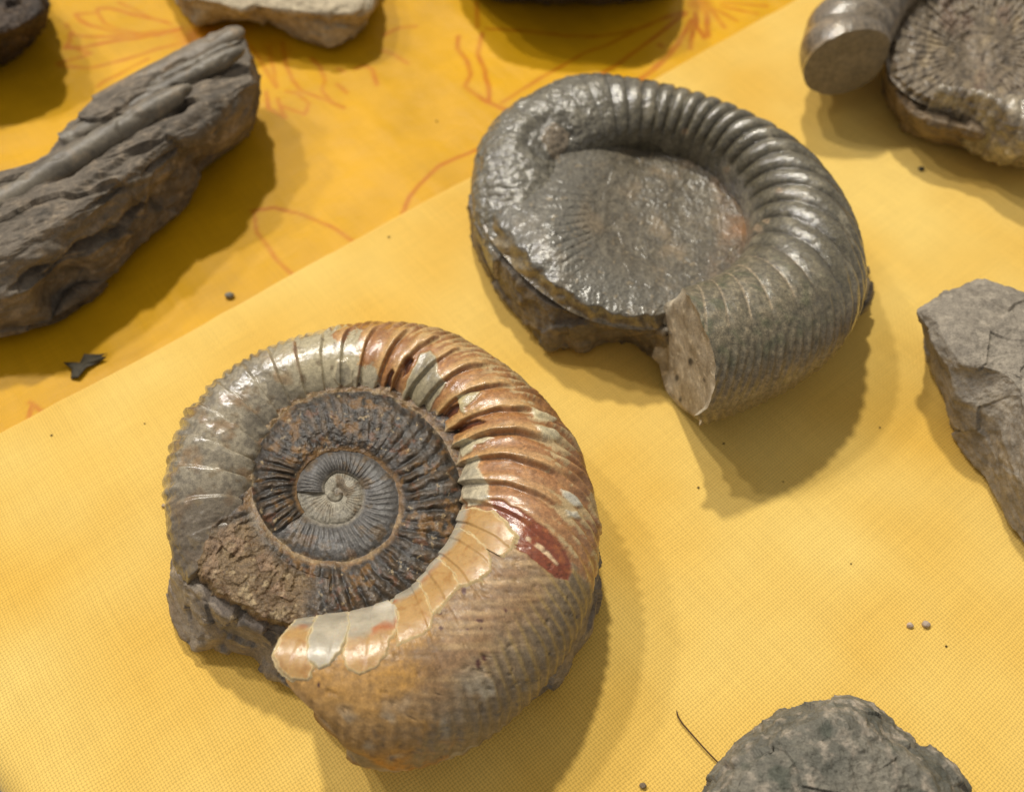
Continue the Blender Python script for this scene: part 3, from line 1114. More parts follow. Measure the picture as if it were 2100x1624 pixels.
# inner whorls, seen down in the umbilicus
CN = (690, 1010)
SP = np.array([(-180, 4), (0, 13), (180, 24), (270, 42), (360, 55), (450, 66), (540, 83), (585, 84), (630, 84), (675, 96), (720, 128), (765, 142), (810, 140), (860, 152),
               (900, 172), (945, 190), (990, 206), (1035, 232), (1080, 258), (1125, 270), (1170, 290), (1205, 320), (1260, 400), (1400, 460)], float)


def sp_r(a):
    return np.interp(a, SP[:, 0], SP[:, 1])


RM1 = [(0, 292), (45, 292), (80, 284), (100, 300), (106, 300), (115, 309), (122, 312), (130, 320), (140, 337), (149, 342), (157, 318), (168, 262), (180, 212),
       (200, 206), (225, 222), (270, 238), (315, 284)]


def inner1():
    def z0(A, R, T):
        z = 2.42 + 0 * R
        R0 = R
        W0 = np.stack([R * np.cos(np.radians(A)) / 90, R * np.sin(np.radians(A)) / 90, 0 * R], -1)
        R = R + 7 * fbm(W0, 1.8, 3, 81) * sst(10, 50, R)         # the whorls are worn and not quite true
        k = np.zeros_like(R)
        lo = np.zeros_like(R)
        hi = np.zeros_like(R)
        k[:] = 1
        for j in range(-1, 4):
            l, h_ = sp_r(A + 360 * j), sp_r(A + 360 * (j + 1))
            m = (R >= l) & (R < h_)
            psi = A + 360 * j
            k = np.where(m, np.where(psi < 182, 1, np.where(psi < 508, 2, 3)), k)
            lo, hi = np.where(m, l, lo), np.where(m, h_, hi)
        t = np.clip((R - lo) / (hi - lo + 1e-6), 0, 1)
        bul = np.array([.03, .05, .09, .13, .10])[k.astype(int)]
        z = z + bul * (1 - np.abs(2 * t - 1) ** 2.4) - 0.04 * (k <= 1)
        P = np.stack([R * np.cos(np.radians(A)) / 90, R * np.sin(np.radians(A)) / 90, 0 * R], -1)
        nr = np.array([26, 46, 54, 50, 50])[k.astype(int)]
        q = nr * (A + 10 * (t - .5) + 2.0 * noise(P, 1.5, 4) + .8 * noise(P, 5, 14)) / 360
        amp = (1 + .7 * noise(P, 2.2, 19)) * np.array([.008, .013, .020, .055, .03])[k.astype(int)]
        crust = sst(200, 225, A) * (1 - sst(300, 330, A)) * (k == 3)
        amp = amp * (1 - 0.8 * crust)
        rb = (0.5 + 0.5 * np.cos(2 * math.pi * q)) ** 0.8 * sst(0.02, .2, t) * (1 - sst(.86, 1, t))
        R = R0
        rb = rb * np.clip(.75 + 1.3 * fbm(P, 2.4, 3, 83), 0, 1.2)
        gap = (A > 95) & (A < 175) & (R > 175)
        amp = np.where(gap, 0.03, amp)
        z = z + amp * rb
        z = z + (k <= 2) * .018 * fbm(P, 4.5, 4, 16)
        rough = fbm(P, 3.0, 4, 6)
        z = z + 0.016 * rough + (0.035 * crust) * fbm(P, 4.0, 4, 7, ridge=True) + np.where(k == 3, .02, 0) * fbm(P, 6.0, 3, 9)
        # the ledge left where the next whorl broke off
        g = sst(98, 112, A) * (1 - sst(158, 172, A))
        led = g * sst(165, 200, R)
        z = z - led * 0.10 + led * (0.05 * fbm(P, 3.5, 4, 12, ridge=True) + 0.02 * fbm(P, 12, 2, 4))
        v, e, tl = facets(P * np.array([1, 1, 1]), 3.0, 3)
        z = z + led * (0.02 * (v - .5) + .015 * tl + .025 * np.cos(2 * math.pi * 62 * (A + 4 * noise(P, 1.5, 4)) / 360) * sst(-.1, .3, noise(P, 2, 44)))
        z = z - g * sst(.93, 1.0, T + .05 * fbm(P, 4, 3, 71)) * 0.7
        z0.k, z0.t, z0.rb, z0.P, z0.rough, z0.g, z0.crust, z0.v, z0.e = k, t, rb, P, rough, led, crust, v, e
        return z
    A, R, P = spiral_disc(CN, RM1, z0, 300, 1200)
    k, t, rb, Q, rough, led, crust = z0.k, z0.t, z0.rb, z0.P, z0.rough, z0.g, z0.crust
    col = np.broadcast_to(lin((86, 74, 60)), P.shape).copy()
    n3 = fbm(Q, 5.0, 4, 33)
    n4 = fbm(Q, 2.2, 3, 37)
    # brown ribbed whorl
    br = np.broadcast_to(lin((40, 34, 27)), P.shape).copy()
    br = mixc(br, (88, 72, 54), np.clip(rb * 0.75 + n3 * 0.5, 0, 1))
    br = mixc(br, (128, 92, 44), sst(.12, .4, n4 + .5 * n3) * 0.55)
    br = mixc(br, (108, 70, 46), sst(.18, .45, fbm(Q, 3.5, 4, 41)) * 0.6)
    br = mixc(br, (160, 140, 106), sst(.30, .5, fbm(Q, 7.0, 3, 43)) * 0.7)
    br = mixc(br, (128, 98, 62), (1 - sst(.02, .12, t)) * 0.7)
    # grey coils
    g2 = np.broadcast_to(lin((80, 77, 74)), P.shape).copy()
    g2 = mixc(g2, (116, 111, 104), np.clip(rb * .3 + .4 * n3, 0, 1))
    g2 = mixc(g2, (104, 78, 52), sst(.15, .4, n4) * 0.6 * (A > 60) * (A < 170))
    g2 = mixc(g2, (150, 140, 122), (1 - sst(.0, .14, t)) * 0.5)
    g1 = np.broadcast_to(lin((130, 124, 110)), P.shape).copy()
    g1 = mixc(g1, (112, 104, 92), np.clip((1 - rb) * .35 + .6 * n3, 0, 1) * sst(.0, .2, t))
    g1 = mixc(g1, (120, 104, 80), sst(.1, .4, n4) * 0.5)
    col = np.where((k >= 3)[..., None], br, np.where((k == 2)[..., None], g2, g1))
    g1 = mixc(g1, (164, 157, 140), (1 - sst(20, 52, R)) * np.clip(.6 + n3, 0, 1))
    col = np.where((k >= 3)[..., None], br, np.where((k == 2)[..., None], g2, g1))
    dirt = sst(.08, .30, fbm(Q, 2.6, 4, 85)) * (k <= 2)
    col = mixc(col, (92, 74, 50), dirt * .75)
    # tan, flaky ledge
    tn = np.broadcast_to(lin((114, 94, 68)), P.shape).copy()
    tn = mixc(tn, (94, 74, 50), np.clip(sst(-.05, .3, n4 + 0.3 * n3), 0, 1) * 0.85)
    tn = mixc(tn, (166, 146, 112), sst(.15, .45, fbm(Q, 4.0, 3, 47)) * 0.7)
    tn = mixc(tn, (92, 62, 40), (1 - sst(.01, .05, z0.e)) * 0.4 * sst(-.1,.2,n4))
    tn = mixc(tn, (150, 122, 100), sst(.5, .9, z0.v) * 0.35)
    tn = mixc(tn, (66, 58, 50), sst(155, 168, A + 12 * n4) * 0.8)
    col = col * (1 - led[..., None]) + tn * led[..., None]
    rim = led * sst(60, 95, A) * np.exp(-((R - sp_r(A + 720) - 12 - 10 * n3) / 9) ** 2)
    col = mixc(col, (196, 184, 158), np.clip(rim, 0, 1) * 0.75)  # pale crust along the coil step, its wet highlight painted into the colour
    bl = np.exp(-((R - sp_r(A + 720) - 3 - 12 * n3) / 5) ** 2) * (k >= 2) * (R > 75)
    col = mixc(col, (150, 128, 92), np.clip(bl, 0, 1) * .65 * sst(-.2, .2, n4))
    rgh = np.where(k >= 3, .42, np.where(k == 2, .36, .5)) + .12 * n3 + .2 * led
    q0 = grid_quads(*P.shape[:2], True)[5000]
    V0 = P.reshape(-1, 3)
    FLIP1 = 1 if np.cross(V0[q0[1]] - V0[q0[0]], V0[q0[3]] - V0[q0[0]])[2] > 0 else -1
    # exact split along the spiral: each quad belongs to one part
    Qd = grid_quads(*P.shape[:2], True)
    kk = k.ravel()[Qd[:, 0]]
    V, C, Rg = P.reshape(-1, 3), col.reshape(-1, 3), rgh.ravel()
    for nm, sel, mat in (("inner_whorl", kk >= 3, M_DARK), ("middle_coil", kk == 2, M_DARK), ("innermost_coil", kk < 2, M_DARK)):
        q_ = Qd[sel]
        use = np.unique(q_)
        mp = np.zeros(len(V), np.int64)
        mp[use] = np.arange(len(use))
        raw_mesh(nm, V[use], mp[q_][:, ::FLIP1], mat, am1, C[use], Rg[use])


inner1()

RK = [(350, 1215), (353, 1262), (374, 1312), (408, 1348), (425, 1330), (470, 1334), (520, 1346), (540, 1382), (590, 1402), (640, 1420), (760, 1450), (900, 1480), (1000, 1475),
      (1062, 1456), (1110, 1424), (1152, 1390), (1190, 1328), (1214, 1292), (1226, 1240), (1229, 1180), (1200, 1080), (1120, 950), (1000, 840), (800, 790), (600, 830), (450, 930), (380, 1060)]
RK2 = [(352, 1180), (372, 1200), (400, 1240), (430, 1262), (450, 1270), (490, 1284), (530, 1300), (560, 1312), (590, 1325), (640, 1370), (760, 1420), (900, 1440), (1000, 1430),
       (1080, 1400), (1120, 1360), (1160, 1320), (1190, 1270), (1215, 1225), (1228, 1190), (1226, 1140), (1190, 1050), (1100, 930), (980, 830), (800, 790), (600, 830), (460, 930), (390, 1060)]


def shrink(pts, k, z):
    p = np.array(pts, float)
    c = p.mean(0)
    return [(x, y, z) for x, y in c + (p - c) * k]


def withz(pts, z):
    return [(x, y, z) for x, y in pts]


P = loft([shrink(RK, .86, 0.02), withz(RK, 0.4), withz(RK2, 1.5), shrink(RK2, .93, 1.9), shrink(RK2, .5, 2.0)], n=560, sub=30, smoothing=2)
P, d = roughen(P, big=.05, mid=.05, small=.02, cell=.10, cells=1.3, seed=5)
n1 = fbm(P, 1.2, 4, 8)
col = np.broadcast_to(lin((140, 128, 112)), P.shape).copy()
col = mixc(col, (112, 98, 84), np.clip(.4 + 1.2 * n1, 0, 1))
col = mixc(col, (164, 142, 104), sst(.1, .4, fbm(P, 2.5, 3, 13)) * .6)
col = mixc(col, (88, 82, 76), sst(.15, .4, fbm(P, 1.8, 3, 15)) * .6)
grid_mesh("rock_matrix", P, M_MATRIX, am1, wrap=True, col=col, rgh=.55 + .1 * n1)

# ================================================================== the grey green ammonite behind it
A2 = (1340, 440)
out2 = pol(A2, [(1000, 500), (968, 420), (972, 370), (977, 330), (985, 292), (1010, 255), (1050, 224), (1085, 203), (1120, 184), (1160, 168), (1200, 158), (1250, 162), (1300, 166), (1350, 172),
                (1400, 184), (1450, 200), (1500, 224), (1545, 252), (1590, 285), (1630, 318), (1665, 350), (1695, 388), (1720, 430), (1742, 470), (1758, 520), (1768, 580),
                (1762, 640), (1740, 690), (1690, 745), (1640, 782), (1590, 808), (1520, 842), (1450, 868), (1380, 880), (1320, 870), (1250, 840)], 170)
in2 = pol(A2, [(1150, 470), (1148, 420), (1146, 380), (1152, 348), (1180, 325), (1230, 306), (1265, 294), (1300, 288), (1340, 290), (1380, 299), (1420, 313), (1450, 330), (1480, 353), (1505, 380), (1522, 408), (1532, 440),
               (1534, 475), (1526, 510), (1510, 540), (1485, 566), (1455, 582), (1425, 590), (1395, 594), (1360, 597), (1335, 600), (1300, 604), (1270, 604)], 170)
b_lo, b_hi = 166, 456
W2 = Whorl(A2, clip_tab(out2, b_lo, b_hi), clip_tab(in2, b_lo, b_hi),
           [(166, 1.4), (200, 1.75), (250, 1.9), (360, 2.0), (446, 2.15)],
           [(166, .5), (178, .8), (195, .95), (230, 1.0), (270, .95), (330, 1.25), (400, 1.6), (446, 1.8)],
           [(176, 1.2), (250, 1.5), (360, 1.7), (446, 1.85)], expo=1.0, seam=.15)
am2 = thing("ammonite", un(1380, 560, 0), "dark grey green ammonite with curved ribs and sawn off whorl end, behind the orange one", "ammonite fossil",
            "ammonites laid out on the cloths")


def ribs2(ang, u):
    slant = np.interp(ang, [200, 300, 360, 440], [2, 10, 20, 14])
    q = (ang - slant * u ** 1.2) / 8.1
    amp = np.interp(ang, [176, 225, 250, 280, 380, 400, 420, 446], [0, .02, .08, .14, .14, .07, .03, .02])
    q = q + .10 * noise(np.stack([ang * .12, u * 2, 0 * u], -1), 1.0, 16)
    prim = np.abs(np.sin(math.pi * q)) ** 0.6
    w2 = sst(.62, .78, u)
    sec = np.abs(np.sin(math.pi * q * 2.0 + .6)) ** .8
    h = amp * sst(.04, .2, u) * ((1 - w2) * (prim - .5) + w2 * .7 * (sec - .5))
    h += .02 * sst(380, 400, ang) * w2 * np.cos(2 * math.pi * q * 3)
    return h, q, prim, w2


def build_am2():
    nu, nv = 1000, 240
    ph = np.linspace(0, 2 * math.pi, nv, endpoint=False)
    t = np.linspace(0, 1, nu)
    u1 = usec(ph)
    reg_top = [(1398, 588), (1420, 612), (1442, 655), (1464, 728), (1467, 792), (1441, 864), (1441, 1000), (2000, 1000), (2000, 100), (1398, 100)]
    reg_bot = [(1398, 588), (1366, 622), (1345, 665), (1341, 730), (1368, 800), (1400, 835), (1441, 864), (1441, 1000), (2000, 1000), (2000, 100), (1398, 100)]
    et = smooth1(cut_end(W2, ph, reg_top, 405, 455), 2, True)
    eb = smooth1(cut_end(W2, ph, reg_bot, 405, 455), 2, True)
    endt = np.where((ph > .05) & (ph < math.pi * .95), et, eb)
    endt = smooth1(endt, 3, True)
    endo = np.interp(ph, [0, .6, math.pi / 2, 2.4, math.pi, 4.2, 3 * math.pi / 2, 5.4, 2 * math.pi], [433, 430, 429, 433, 440, 444, 443, 437, 433])
    endt = endt + .5 * np.interp(ph, np.linspace(0, 2 * math.pi, 50), np.random.RandomState(9).normal(size=50))
    ang = b_lo + t[:, None] * (endt - b_lo)[None]
    PH = np.broadcast_to(ph[None], ang.shape)
    B = W2.at(ang, PH)
    u = usec(PH)
    N = normals(B, True)
    if ((B - B.mean(1, keepdims=True)) * N).sum() < 0:
        N = -N
    h, q, prim, w2 = ribs2(ang, u)
    n1, n2 = fbm(B, 1.6, 4, 3), fbm(B, 6, 4, 7)
    rid = fbm(B, 2.2, 4, 11, ridge=True)
    old = 1 - sst(225, 262, ang + 8 * n1)
    px, py = proj(B)
    disp = h + .02 * n1 + .018 * n2 + old * (.05 * rid + .06 * n1 + .022 * n2 + .012 * fbm(B, 4, 3, 77, ridge=True))
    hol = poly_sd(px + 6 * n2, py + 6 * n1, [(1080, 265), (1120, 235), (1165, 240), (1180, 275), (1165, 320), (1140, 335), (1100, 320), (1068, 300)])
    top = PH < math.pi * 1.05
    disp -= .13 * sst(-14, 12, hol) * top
    patch = poly_sd(px + 3 * n2, py + 3 * n1, [(1110, 282), (1118, 262), (1138, 249), (1150, 258), (1172, 273), (1166, 300), (1148, 330), (1128, 318), (1120, 300)])
    disp += .05 * sst(-3, 3, patch) * top
    P = B + N * disp[..., None]
    P[..., 2] = np.maximum(P[..., 2], .03)
    col = np.broadcast_to(lin((92, 85, 66)), B.shape).copy()
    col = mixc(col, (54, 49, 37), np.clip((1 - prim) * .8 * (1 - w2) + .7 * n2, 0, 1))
    col = mixc(col, (128, 120, 100), np.clip(sst(.05, .4, n1) * .8, 0, 1))
    endz = sst(385, 412, ang + 12 * n1)
    col = mixc(col, (134, 122, 98), endz * np.clip(.35 + 1.2 * n2, 0, 1))
    col = mixc(col, (84, 84, 60), endz * sst(.0, .35, fbm(B, 2.5, 4, 19)) * .8)
    seam = np.abs((q % 1.0) - .5) > .44
    col = mixc(col, (150, 134, 108), endz * seam * (u < .6) * .7)
    under = sst(math.pi * 1.5, math.pi * 1.8, PH)
    col = mixc(col, (126, 110, 86), sst(.72, .9, u) * sst(370, 400, ang) * .7)
    col = mixc(col, (110, 106, 94), old * .6)
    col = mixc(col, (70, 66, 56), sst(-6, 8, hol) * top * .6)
    col = mixc(col, (126, 112, 92), sst(-2, 2, patch) * top * .85)
    for sx, sy, r in ((1555, 469, 9), (1490, 350, 8), (1600, 395, 7), (1405, 270, 8), (1575, 455, 7)):
        e = np.hypot(px - sx + 5 * n2, py - sy + 5 * n1) / r
        col = mixc(col, (150, 128, 100), (1 - sst(.6, 1.2, e)) * top * .8)
    rgh = .34 + .14 * n1 + .12 * endz + .07 * old + .08 * n2
    Pc, f = capped(P, n=20, wob=.05, seed=8)
    cc = np.empty(Pc.shape)
    capn = fbm(Pc, 1.8, 4, 21)
    cc[:] = lin((172, 160, 138))
    cc = mixc(cc, (142, 128, 104), np.clip(.4 + capn * 1.6, 0, 1))
    cc = mixc(cc, (206, 194, 168), sst(.18, .36, fbm(Pc, 5, 4, 29)) * .8)
    qx, qy = proj(Pc)
    for sx, sy, r in ((1416, 742, 6), (1445, 780, 3), (1388, 775, 5), (1395, 820, 4)):
        cc = mixc(cc, (50, 44, 34), (1 - sst(.5, 1.1, np.hypot(qx - sx, (qy - sy) * .6) / r)) * .9)
    rr = np.full(Pc.shape[:2], .75)
    cut = Pc[f + nu:], cc[f + nu:], rr[f + nu:]
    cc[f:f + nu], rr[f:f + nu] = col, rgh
    grid_mesh("body_whorl", Pc[:f + nu], M_GREEN, am2, wrap=True, col=cc[:f + nu], rgh=rr[:f + nu])
    # the sawn face
    face = Pc[f + nu - 1:]
    grid_mesh("sawn_face", face, M_MATRIX, am2, wrap=True, col=cc[f + nu - 1:] * 0 + np.concatenate([cc[f + nu:f + nu + 1], cc[f + nu:]]), rgh=np.full(face.shape[:2], .75))


build_am2()

RM2 = [(0, 235), (45, 205), (60, 208), (75, 226), (86, 236), (100, 239), (112, 246), (125, 256), (140, 271), (152, 291), (164, 316), (172, 340), (180, 362), (188, 368), (196, 350),
       (205, 290), (220, 240), (240, 205), (270, 196), (315, 205), (340, 225)]


def floor2():
    def z0(A, R, T):
        Pq = np.stack([R * np.cos(np.radians(A)) / 80, R * np.sin(np.radians(A)) / 80, 0 * R], -1)
        w = (1 + np.cos(np.radians(A - 150))) / 2
        z = 1.55 + .72 * w * sst(-20, 190, R) + .10 * (1 - sst(0, 90, R))
        z += .10 * w * np.sin(np.clip((R - 90) / 170, 0, 1) * math.pi)
        z -= .34 * np.exp(-((A - 262) / 28) ** 2) * sst(70, 150, R)
        z += .34 * np.exp(-((R - 235) / 75) ** 2) * np.exp(-((A - 168) / 30) ** 2)
        q = (A + .02 * R) / 5.2
        rb = np.abs(np.sin(math.pi * q)) ** .8
        rw = sst(120, 150, R) * (1 - sst(205, 235, R)) * sst(140, 160, A) * (1 - sst(196, 208, A))
        z += .035 * rw * rb + .05 * fbm(Pq, 1.2, 4, 3) + .03 * fbm(Pq, 3.5, 4, 5, ridge=True) + .007 * fbm(Pq, 9, 3, 6)
        v, e, tl = facets(Pq, 2.2, 8)
        z += .02 * (v - .5) * sst(30, 90, R)
        g = sst(62, 80, A) * (1 - sst(186, 200, A))
        z -= g * sst(.86, 1., T + .04 * noise(Pq, 3, 4)) * .42
        z0.d = (Pq, w, rb, rw, v, e)
        return z
    A, R, P = spiral_disc(A2, RM2, z0, 240, 900)
    Q, w, rb, rw, v, e = z0.d
    n1, n2 = fbm(Q, 1.5, 4, 23), fbm(Q, 5, 4, 27)
    col = np.broadcast_to(lin((108, 100, 84)), P.shape).copy()
    col = mixc(col, (72, 66, 55), np.clip(.4 + 1.4 * n2, 0, 1))
    col = mixc(col, (128, 112, 88), sst(.0, .4, n1) * .7)
    col = mixc(col, (100, 98, 90), w * sst(100, 180, R) * .6)
    col = mixc(col, (132, 116, 86), sst(.88, .97, R / np.interp(A, *np.array(RM2 + [(360, 235)]).T)) * (A > 70) * (A < 190) * .8)
    rust = (1 - sst(0, 70, np.abs((A - 0 + 180) % 360 - 180))) * sst(120, 180, R)
    col = mixc(col, (126, 86, 48), rust * np.clip(.5 + 1.5 * n1, 0, 1) * .8)
    col = mixc(col, (146, 130, 102), sst(.25, .45, n2) * .5)
    grid_mesh("umbilicus_floor", P, M_FLOOR, am2, wrap=True, col=col, rgh=.37 + .14 * n1, flip=True)


floor2()

RB = [(960, 440), (972, 500), (1003, 562), (1034, 612), (1085, 672), (1127, 723), (1150, 716), (1168, 706), (1192, 721), (1240, 706), (1290, 694), (1335, 722), (1390, 760), (1500, 790), (1600, 768), (1700, 700),
      (1776, 626), (1784, 590), (1776, 560), (1720, 470), (1630, 390), (1500, 330), (1300, 300), (1150, 310), (1040, 360)]
RB2 = [(958, 415), (985, 480), (1030, 540), (1075, 585), (1120, 620), (1165, 642), (1190, 650), (1220, 657), (1250, 662), (1280, 664), (1310, 664), (1340, 668), (1390, 700), (1500, 740), (1600, 720), (1700, 660),
       (1770, 605), (1780, 580), (1772, 548), (1735, 440), (1650, 345), (1500, 262), (1300, 215), (1150, 232), (1030, 310)]
P = loft([shrink(RB, .9, .02), withz(RB, .35), withz(RB2, 1.68), shrink(RB2, .92, 1.75), shrink(RB2, .74, .8), shrink(RB2, .4, .6)], n=560, sub=30, smoothing=2)
P, d = roughen(P, big=.06, mid=.09, small=.03, cell=.14, cells=1.1, seed=15)
n1 = fbm(P, 1.2, 4, 8)
col = np.broadcast_to(lin((116, 104, 86)), P.shape).copy()
col = mixc(col, (84, 76, 64), np.clip(.4 + 1.3 * n1, 0, 1))
col = mixc(col, (140, 122, 92), sst(.1, .4, fbm(P, 2.5, 3, 13)) * .6)
grid_mesh("rock_matrix", P, M_MATRIX, am2, wrap=True, col=col, rgh=.5 + .1 * n1)

# ================================================================== the third ammonite, cut by the frame
A3 = (2010, 110)
out3 = pol(A3, [(1668, 200), (1652, 165), (1642, 130), (1641, 105), (1648, 70), (1668, 38), (1700, 12), (1750, -15), (1820, -50), (1950, -95), (2100, -95), (2250, -20), (2330, 90), (2320, 200), (2220, 290), (2120, 316), (2050, 304), (1980, 288), (1920, 272), (1870, 250), (1840, 230)], 155)
in3 = pol(A3, [(1834, 170), (1826, 140), (1832, 100), (1842, 70), (1856, 38), (1880, 5), (1950, -25), (2060, -30), (2150, 10), (2190, 90), (2170, 160), (2100, 205), (2040, 208), (1990, 206), (1940, 212), (1900, 215), (1870, 205)], 160)
c_lo, c_hi = 168, 498
W3 = Whorl(A3, clip_tab(out3, c_lo, c_hi), clip_tab(in3, c_lo, c_hi), [(178, 2.2), (260, 2.1), (400, 1.9), (498, 1.75)], [(178, 1.15), (300, 1.3), (440, .85), (498, .7)],
           [(178, 1.25), (300, 1.4), (498, .9)], expo=.95)
am3 = thing("ammonite", un(2000, 200, 0), "brownish ammonite with rounded broken whorl end and rough hollow centre, in top right corner", "ammonite fossil",
            "ammonites laid out on the cloths")


def build_am3():
    nu, nv = 620, 150
    ph = np.linspace(0, 2 * math.pi, nv, endpoint=False)
    ang = np.linspace(174, 496, nu)[:, None] + 0 * ph[None]
    PH = np.broadcast_to(ph[None], ang.shape)
    B = W3.at(ang, PH)
    u = usec(PH)
    N = normals(B, True)
    if ((B - B.mean(1, keepdims=True)) * N).sum() < 0:
        N = -N
    q = (ang - 6 * u) / 8.5
    n1, n2 = fbm(B, 1.4, 4, 3), fbm(B, 5, 4, 7)
    low = sst(400, 430, ang)
    h = np.interp(ang, [174, 180, 400, 440, 496], [.10, .15, .15, .07, .03]) * sst(.05, .2, u) * (np.abs(np.sin(math.pi * q)) ** .8 - .5)
    P = B + N * (h + .03 * n1 + .02 * n2 + low * .07 * fbm(B, 2.5, 4, 5, ridge=True))[..., None]
    P[..., 2] = np.maximum(P[..., 2], .03)
    col = np.broadcast_to(lin((118, 104, 84)), B.shape).copy()
    col = mixc(col, (84, 74, 58), np.clip(.4 + 1.3 * n2, 0, 1))
    col = mixc(col, (150, 130, 102), sst(0, .4, n1) * .6)
    col = mixc(col, (168, 157, 134), low * sst(-.2, .3, n1) * .7)
    Pc, f = capped(P, n=14, wob=.04, seed=2)
    cc = np.empty(Pc.shape)
    cc[:] = lin((126, 114, 94))
    cc *= (1 + .3 * fbm(Pc, 1.5, 3, 4))[..., None]
    rr = np.full(Pc.shape[:2], .6)
    cc[f:f + nu], rr[f:f + nu] = col, .34 + .12 * n1
    k = f
    grid_mesh("body_whorl", Pc[k:], M_GREEN, am3, wrap=True, col=cc[k:], rgh=rr[k:])
    grid_mesh("broken_face", Pc[:k + 1], M_MATRIX, am3, wrap=True, col=cc[np.r_[0:k, k - 1]], rgh=rr[:k + 1] * 0 + .55)


build_am3()


def floor3():
    def z0(A, R, T):
        Pq = np.stack([R * np.cos(np.radians(A)) / 70, R * np.sin(np.radians(A)) / 70, 0 * R], -1)
        z = 1.7 + .35 * sst(40, 170, R)
        rb = np.abs(np.sin(math.pi * A / 6)) ** .8
        z += .05 * rb * sst(20, 60, R) + .15 * fbm(Pq, 1.6, 4, 3, ridge=True) + .07 * fbm(Pq, 5, 3, 5) - .25 * sst(.85, 1, T)
        z0.d = (Pq, rb)
        return z
    A, R, P = spiral_disc((2010, 110), [(0, 200), (60, 140), (90, 115), (130, 145), (150, 172), (165, 192), (180, 195), (200, 190), (240, 165), (270, 160), (315, 200)], z0, 130, 480)
    Q, rb = z0.d
    n1, n2 = fbm(Q, 1.6, 4, 3), fbm(Q, 5, 3, 9)
    col = np.broadcast_to(lin((124, 111, 92)), P.shape).copy()
    col = mixc(col, (62, 57, 52), np.clip(sst(-.1, .3, n2) * (.5 + n1), 0, 1))
    col = mixc(col, (160, 142, 112), sst(.1, .4, n1) * .7)
    col = mixc(col, (112, 88, 72), sst(.1, .4, fbm(Q, 1.2, 3, 15)) * .5)
    grid_mesh("umbilicus_floor", P, M_FLOOR, am3, wrap=True, col=col, rgh=.5 + .1 * n1, flip=True)


floor3()
RC = [(1812, 160), (1818, 205), (1834, 242), (1862, 270), (1900, 286), (1960, 300), (2020, 316), (2110, 338), (2240, 320), (2310, 200), (2260, 60), (2100, 0), (1960, 0), (1880, 60), (1830, 115)]
RC2 = [(1812, 120), (1822, 160), (1845, 205), (1870, 235), (1905, 258), (1960, 270), (2020, 284), (2110, 300), (2240, 280), (2300, 170), (2250, 50), (2100, 0), (1960, 0), (1880, 40), (1830, 95)]
P = loft([shrink(RC, .92, .02), withz(RC, .3), withz(RC2, 1.55), shrink(RC2, .9, 1.7), shrink(RC2, .5, 1.5)], n=420, sub=22, smoothing=2)
P, d = roughen(P, big=.05, mid=.07, small=.03, cell=.09, cells=1.3, seed=25, bed=.02)
n1 = fbm(P, 1.2, 4, 8)
col = np.broadcast_to(lin((134, 114, 86)), P.shape).copy()
col = mixc(col, (90, 76, 58), np.clip(.4 + 1.3 * n1, 0, 1))
grid_mesh("rock_matrix", P, M_MATRIX, am3, wrap=True, col=col, rgh=.6 + .1 * n1)

# ================================================================== plain rocks
M_ROCK = stone_mat("rough_grey_rock", bdist=.05, vscale=5, vamt=0.28, bscale=10, bamt=0.6, fine=45, spec=.35)
M_BEL = stone_mat("smooth_belemnite", vscale=5, vamt=0.2, bscale=9, bamt=0.2, fine=45, coat=.15, coat_rough=.4, spec=.4)


def rock(name, rings, label, cat, tones, group=None, n=520, sub=26, rgh=.75, mat=None, parts=None, at=None, **kw):
    P = loft(rings, n=n, sub=sub, smoothing=kw.pop('smoothing', 2))
    P, d = roughen(P, **kw)
    s = kw.get('seed', 0)
    n1, n2 = fbm(P, .9, 4, s + 60), fbm(P, 3.0, 4, s + 66)
    col = np.broadcast_to(lin(tones[0]), P.shape).copy()
    col = mixc(col, tones[1], np.clip(.4 + 1.3 * n1, 0, 1))
    col = mixc(col, tones[2], sst(.0, .4, n2) * .75)
    col = mixc(col, tones[3], sst(.15, .4, fbm(P, 1.7, 3, s + 70)) * .6)
    c = P.reshape(-1, 3).mean(0)
    o = thing(name, (c[0], c[1], 0), label, cat, group)
    grid_mesh("stone", P, mat or M_ROCK, o, wrap=True, col=col, rgh=rgh + .1 * n2)
    return o


G = "rock pieces around the ammonites"
